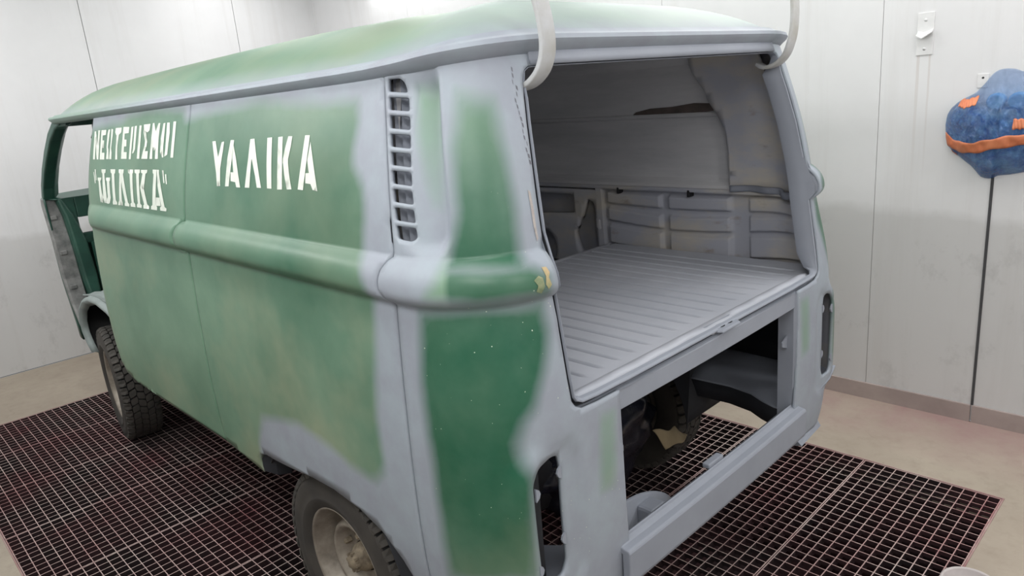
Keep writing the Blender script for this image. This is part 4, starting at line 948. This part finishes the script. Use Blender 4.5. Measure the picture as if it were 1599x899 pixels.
# ------------------------------------------------------------------ tailgate hinge arms (goose-neck flat bars, standing up past the gutter)
for s in (1, -1):
    o_ = .075
    pts = [(-.640, .575, 1.690), (-.665, .567, 1.678), (-.695, .560, 1.679), (-.722, .556, 1.690), (-.745, .553, 1.712), (-.758, .552, 1.742), (-.764, .556, 1.775), (-.764, .563, 1.82), (-.758, .573, 1.87), (-.748, .585, 1.92), (-.735, .60, 1.98), (-.72, .615, 2.04)]
    sm = []
    P0 = [Vector((p[0], s*p[1], p[2])) for p in pts]
    for i in range(len(P0)-1):
        a, b, c_, d_ = P0[max(i-1, 0)], P0[i], P0[i+1], P0[min(i+2, len(P0)-1)]
        for k in range(4):
            t = k/4; sm.append(.5*((2*b)+(c_-a)*t+(2*a-5*b+4*c_-d_)*t*t+(-a+3*b-3*c_+d_)*t**3))
    sm.append(P0[-1])
    m = MB(); m.strip(sm, (0, 1, 0), .042, .012); bevel(m.build('hinge_arm', M['arm'], van, True), .003)
# ------------------------------------------------------------------ dust cloth hung over the right drum
m = MB(); rows = []
for i in range(13):
    t = i/12; row = []
    for k in range(11):
        q = k/10; y_ = -.40-.20*q
        row.append((-.285-.045*t-.02*math.sin(3*q), y_*.75-.125-.02*t, .350-.045*q-.055*t*(1-.35*q)-.02*t*abs(q-.9)+.006*math.sin(9*q+5*t)))
    rows.append(row)
m.grid(rows); cl = m.build('dust_cloth', M['cloth'], None, True); solid(cl, .004, 0); tag(cl, 'beige cloth draped over the dark axle inside the engine opening', 'cloth')

# ------------------------------------------------------------------ bag taped to the right wall
bag = thing('rubbish_bag', 'blue translucent plastic bag bound with orange tape, hanging on the white wall', 'bag', (-1.045, YR, 1.37))
OUT = [(0, .221), (.028, .220), (.052, .206), (.078, .168), (.110, .130), (.145, .112), (.174, .095), (.200, .068), (.213, .040), (.216, 0), (.213, -.036), (.202, -.088), (.180, -.116), (.159, -.132), (.130, -.158), (.105, -.178), (.088, -.198), (.077, -.212), (.066, -.224), (.055, -.229), (.035, -.231), (.019, -.228), (.003, -.217), (-.04, -.212), (-.095, -.200), (-.15, -.165), (-.20, -.10), (-.215, -.02), (-.20, .06), (-.165, .125), (-.12, .165), (-.061, .202), (-.024, .217)]
OC = [Vector((a, b)) for a, b in OUT]
def bag_r(th):
    dr = Vector((math.cos(th), math.sin(th))); best = .2; c0 = Vector((-.01, .0))
    for i in range(len(OC)):
        a, b = OC[i]-c0, OC[(i+1) % len(OC)]-c0; e = b-a; den = dr.x*e.y-dr.y*e.x
        if abs(den) < 1e-9: continue
        t = (a.x*e.y-a.y*e.x)/den; q = (a.x*dr.y-a.y*dr.x)/den
        if t > 0 and -1e-6 <= q <= 1+1e-6: best = t
    return best
from mathutils import noise as mnoise
def bag_pt(th, f, off=0):
    rr = bag_r(th)*f; a, b = -.01+rr*math.cos(th), rr*math.sin(th)
    e = min(1, (1-f)*6)
    ph = math.atan2(a-.01, .25-b); rd = math.hypot(a-.01, .25-b)      # creases fan out from the gathered neck
    fan = abs(math.sin(9*ph+2.2*mnoise.noise(Vector((a*7, b*7, 3)))))*min(1, rd*7)
    fold = .016*mnoise.noise(Vector((a*9, b*9, 1.7)))-.013*fan*smooth(-.20, .16, b)+.010*mnoise.noise(Vector((a*24+3*b, b*14, 4.2)))+.006*mnoise.noise(Vector((a*55, b*30, 8.1)))
    h = .115*(1-f**2.6)**.75*(1-.50*smooth(.05, .21, b))+fold*e
    return Vector((a, .004+max(h, 0)+off, b))
NTH = 96; rows = []
for f in [1, .985, .95, .9, .84, .77, .69, .6, .5, .4, .3, .2, .1, .03]: rows.append([bag_pt(2*math.pi*k/NTH, f) for k in range(NTH)])
m = MB(); m.grid(rows, True); kk = len(rows)*NTH; m.f.append(tuple(range(kk-NTH, kk)))
m.build('bag_film', M['film'], bag, True)
def bag_xy(a, b, off):
    dx, dz = a+.01, b; th = math.atan2(dz, dx); f = min(1, math.hypot(dx, dz)/bag_r(th)); return bag_pt(th, f, off)
def tape(line, w, off=.004):
    rows = []
    L = [Vector(p) for p in line]; seg = 40
    for k in range(seg+1):
        t = k/seg*(len(L)-1); i = min(int(t), len(L)-2); p = L[i].lerp(L[i+1], t-i)
        row = []
        for j in range(6):
            q = bag_xy(p.x, p.y+w*(j/5-.5)*(1+.12*math.sin(k*.7)), off+.002*math.sin(k*1.3+j)); row.append(q)
        rows.append(row)
    mm = MB(); mm.grid(rows); solid(mm.build('tape_band', M['tape'], bag, True), .001, 0)
tape([(.210, -.052), (.175, -.078), (.13, -.090), (.08, -.092), (.03, -.078), (-.03, -.066), (-.09, -.058), (-.195, -.05)], .046)
tape([(.160, .098), (.135, .088), (.090, .102)], .034)
tape([(-.055, .005), (-.10, .005), (-.14, .015)], .04)
tape([(.182, -.112), (.172, -.122), (.160, -.128)], .012)
for (a, b), lab in (((.028, .092), 'pale blue bottle end showing through the bag, nearer the wall hook'), ((-.050, .092), 'pale bottle end showing through the bag, at the right edge of the photo')):
    hh = min(bag_xy(a+da, b+db, 0).y for da in (-.03, 0, .03) for db in (-.03, 0, .03))
    t = thing('plastic_bottle', lab, 'bottle', (-1.045+a, YR+hh-.058, 1.37+b), 'bottles inside the blue bag')
    m = MB(); m.lathe_y((0, 0, 0), [(.0, .052), (.012, .052), (.024, .055), (.031, .053), (.034, .046), (.034, .0), (.030, -.006), (0, -.006)], 28); m.build('bottle_body', M['bottle'], t, True)
# wall hook plate and a small bare plate
hk = thing('wall_hook', 'white metal hook plate screwed high on the right wall', 'hook', (-.725, YR, 1.76))
bevel(MB().box((-.033, .0005, -.088), (.033, .006, .088)).build('back_plate', M['white_plastic'], hk), .0015)
m = MB(); rows = []
for k in range(9):
    a = -.031+.060*k/8; v_ = abs(a-.006)/.035; rows.append([(a, .006, -.002+.012*v_), (a, .020, -.018+.020*v_), (a, .036, -.020+.020*v_), (a, .036, -.016+.020*v_), (a, .020, -.012+.020*v_), (a, .006, .006+.012*v_)])
m.grid(rows, True); s_ = len(rows[0]); m.f += [tuple(range(s_)), tuple(range(len(m.v)-s_, len(m.v)))]; m.build('hook', M['white_plastic'], hk)
for z_ in (.057, -.062):
    m = MB(); m.lathe_y((0, .006, z_), [(0, .004), (.004, .0036), (.0065, .001), (.007, 0)], 14); m.build('screw', M['steel'], hk, True)
pl = thing('wall_plate', 'small white plate with one screw, beside the blue bag', 'plate', (-.957, YR, 1.548))
bevel(MB().box((-.020, .0005, -.028), (.020, .005, .028)).build('plate', M['white_plastic'], pl), .001)
m = MB(); m.lathe_y((0, .005, .012), [(0, .003), (.004, .002), (.0045, 0)], 12); m.build('screw', M['black'], pl, True)
# pail at the corner of the pit, only its rim in view
pb = thing('pail', 'pale round plastic pail beside the corner of the floor grating', 'pail', (-1.350, -.585, .0))
m = MB(); n = 48; rows = []
prof = [(0, .002), (.066, .002), (.070, .010), (.076, .062), (.082, .066), (.082, .074), (.077, .077), (.072, .072), (.066, .018), (0, .016)]
for k in range(n+1):
    a = 2*math.pi*k/n; rows.append([(rr*math.cos(a), rr*math.sin(a), z_) for rr, z_ in prof])
m.grid(rows); m.build('pail_body', M['bucket'], pb, True)
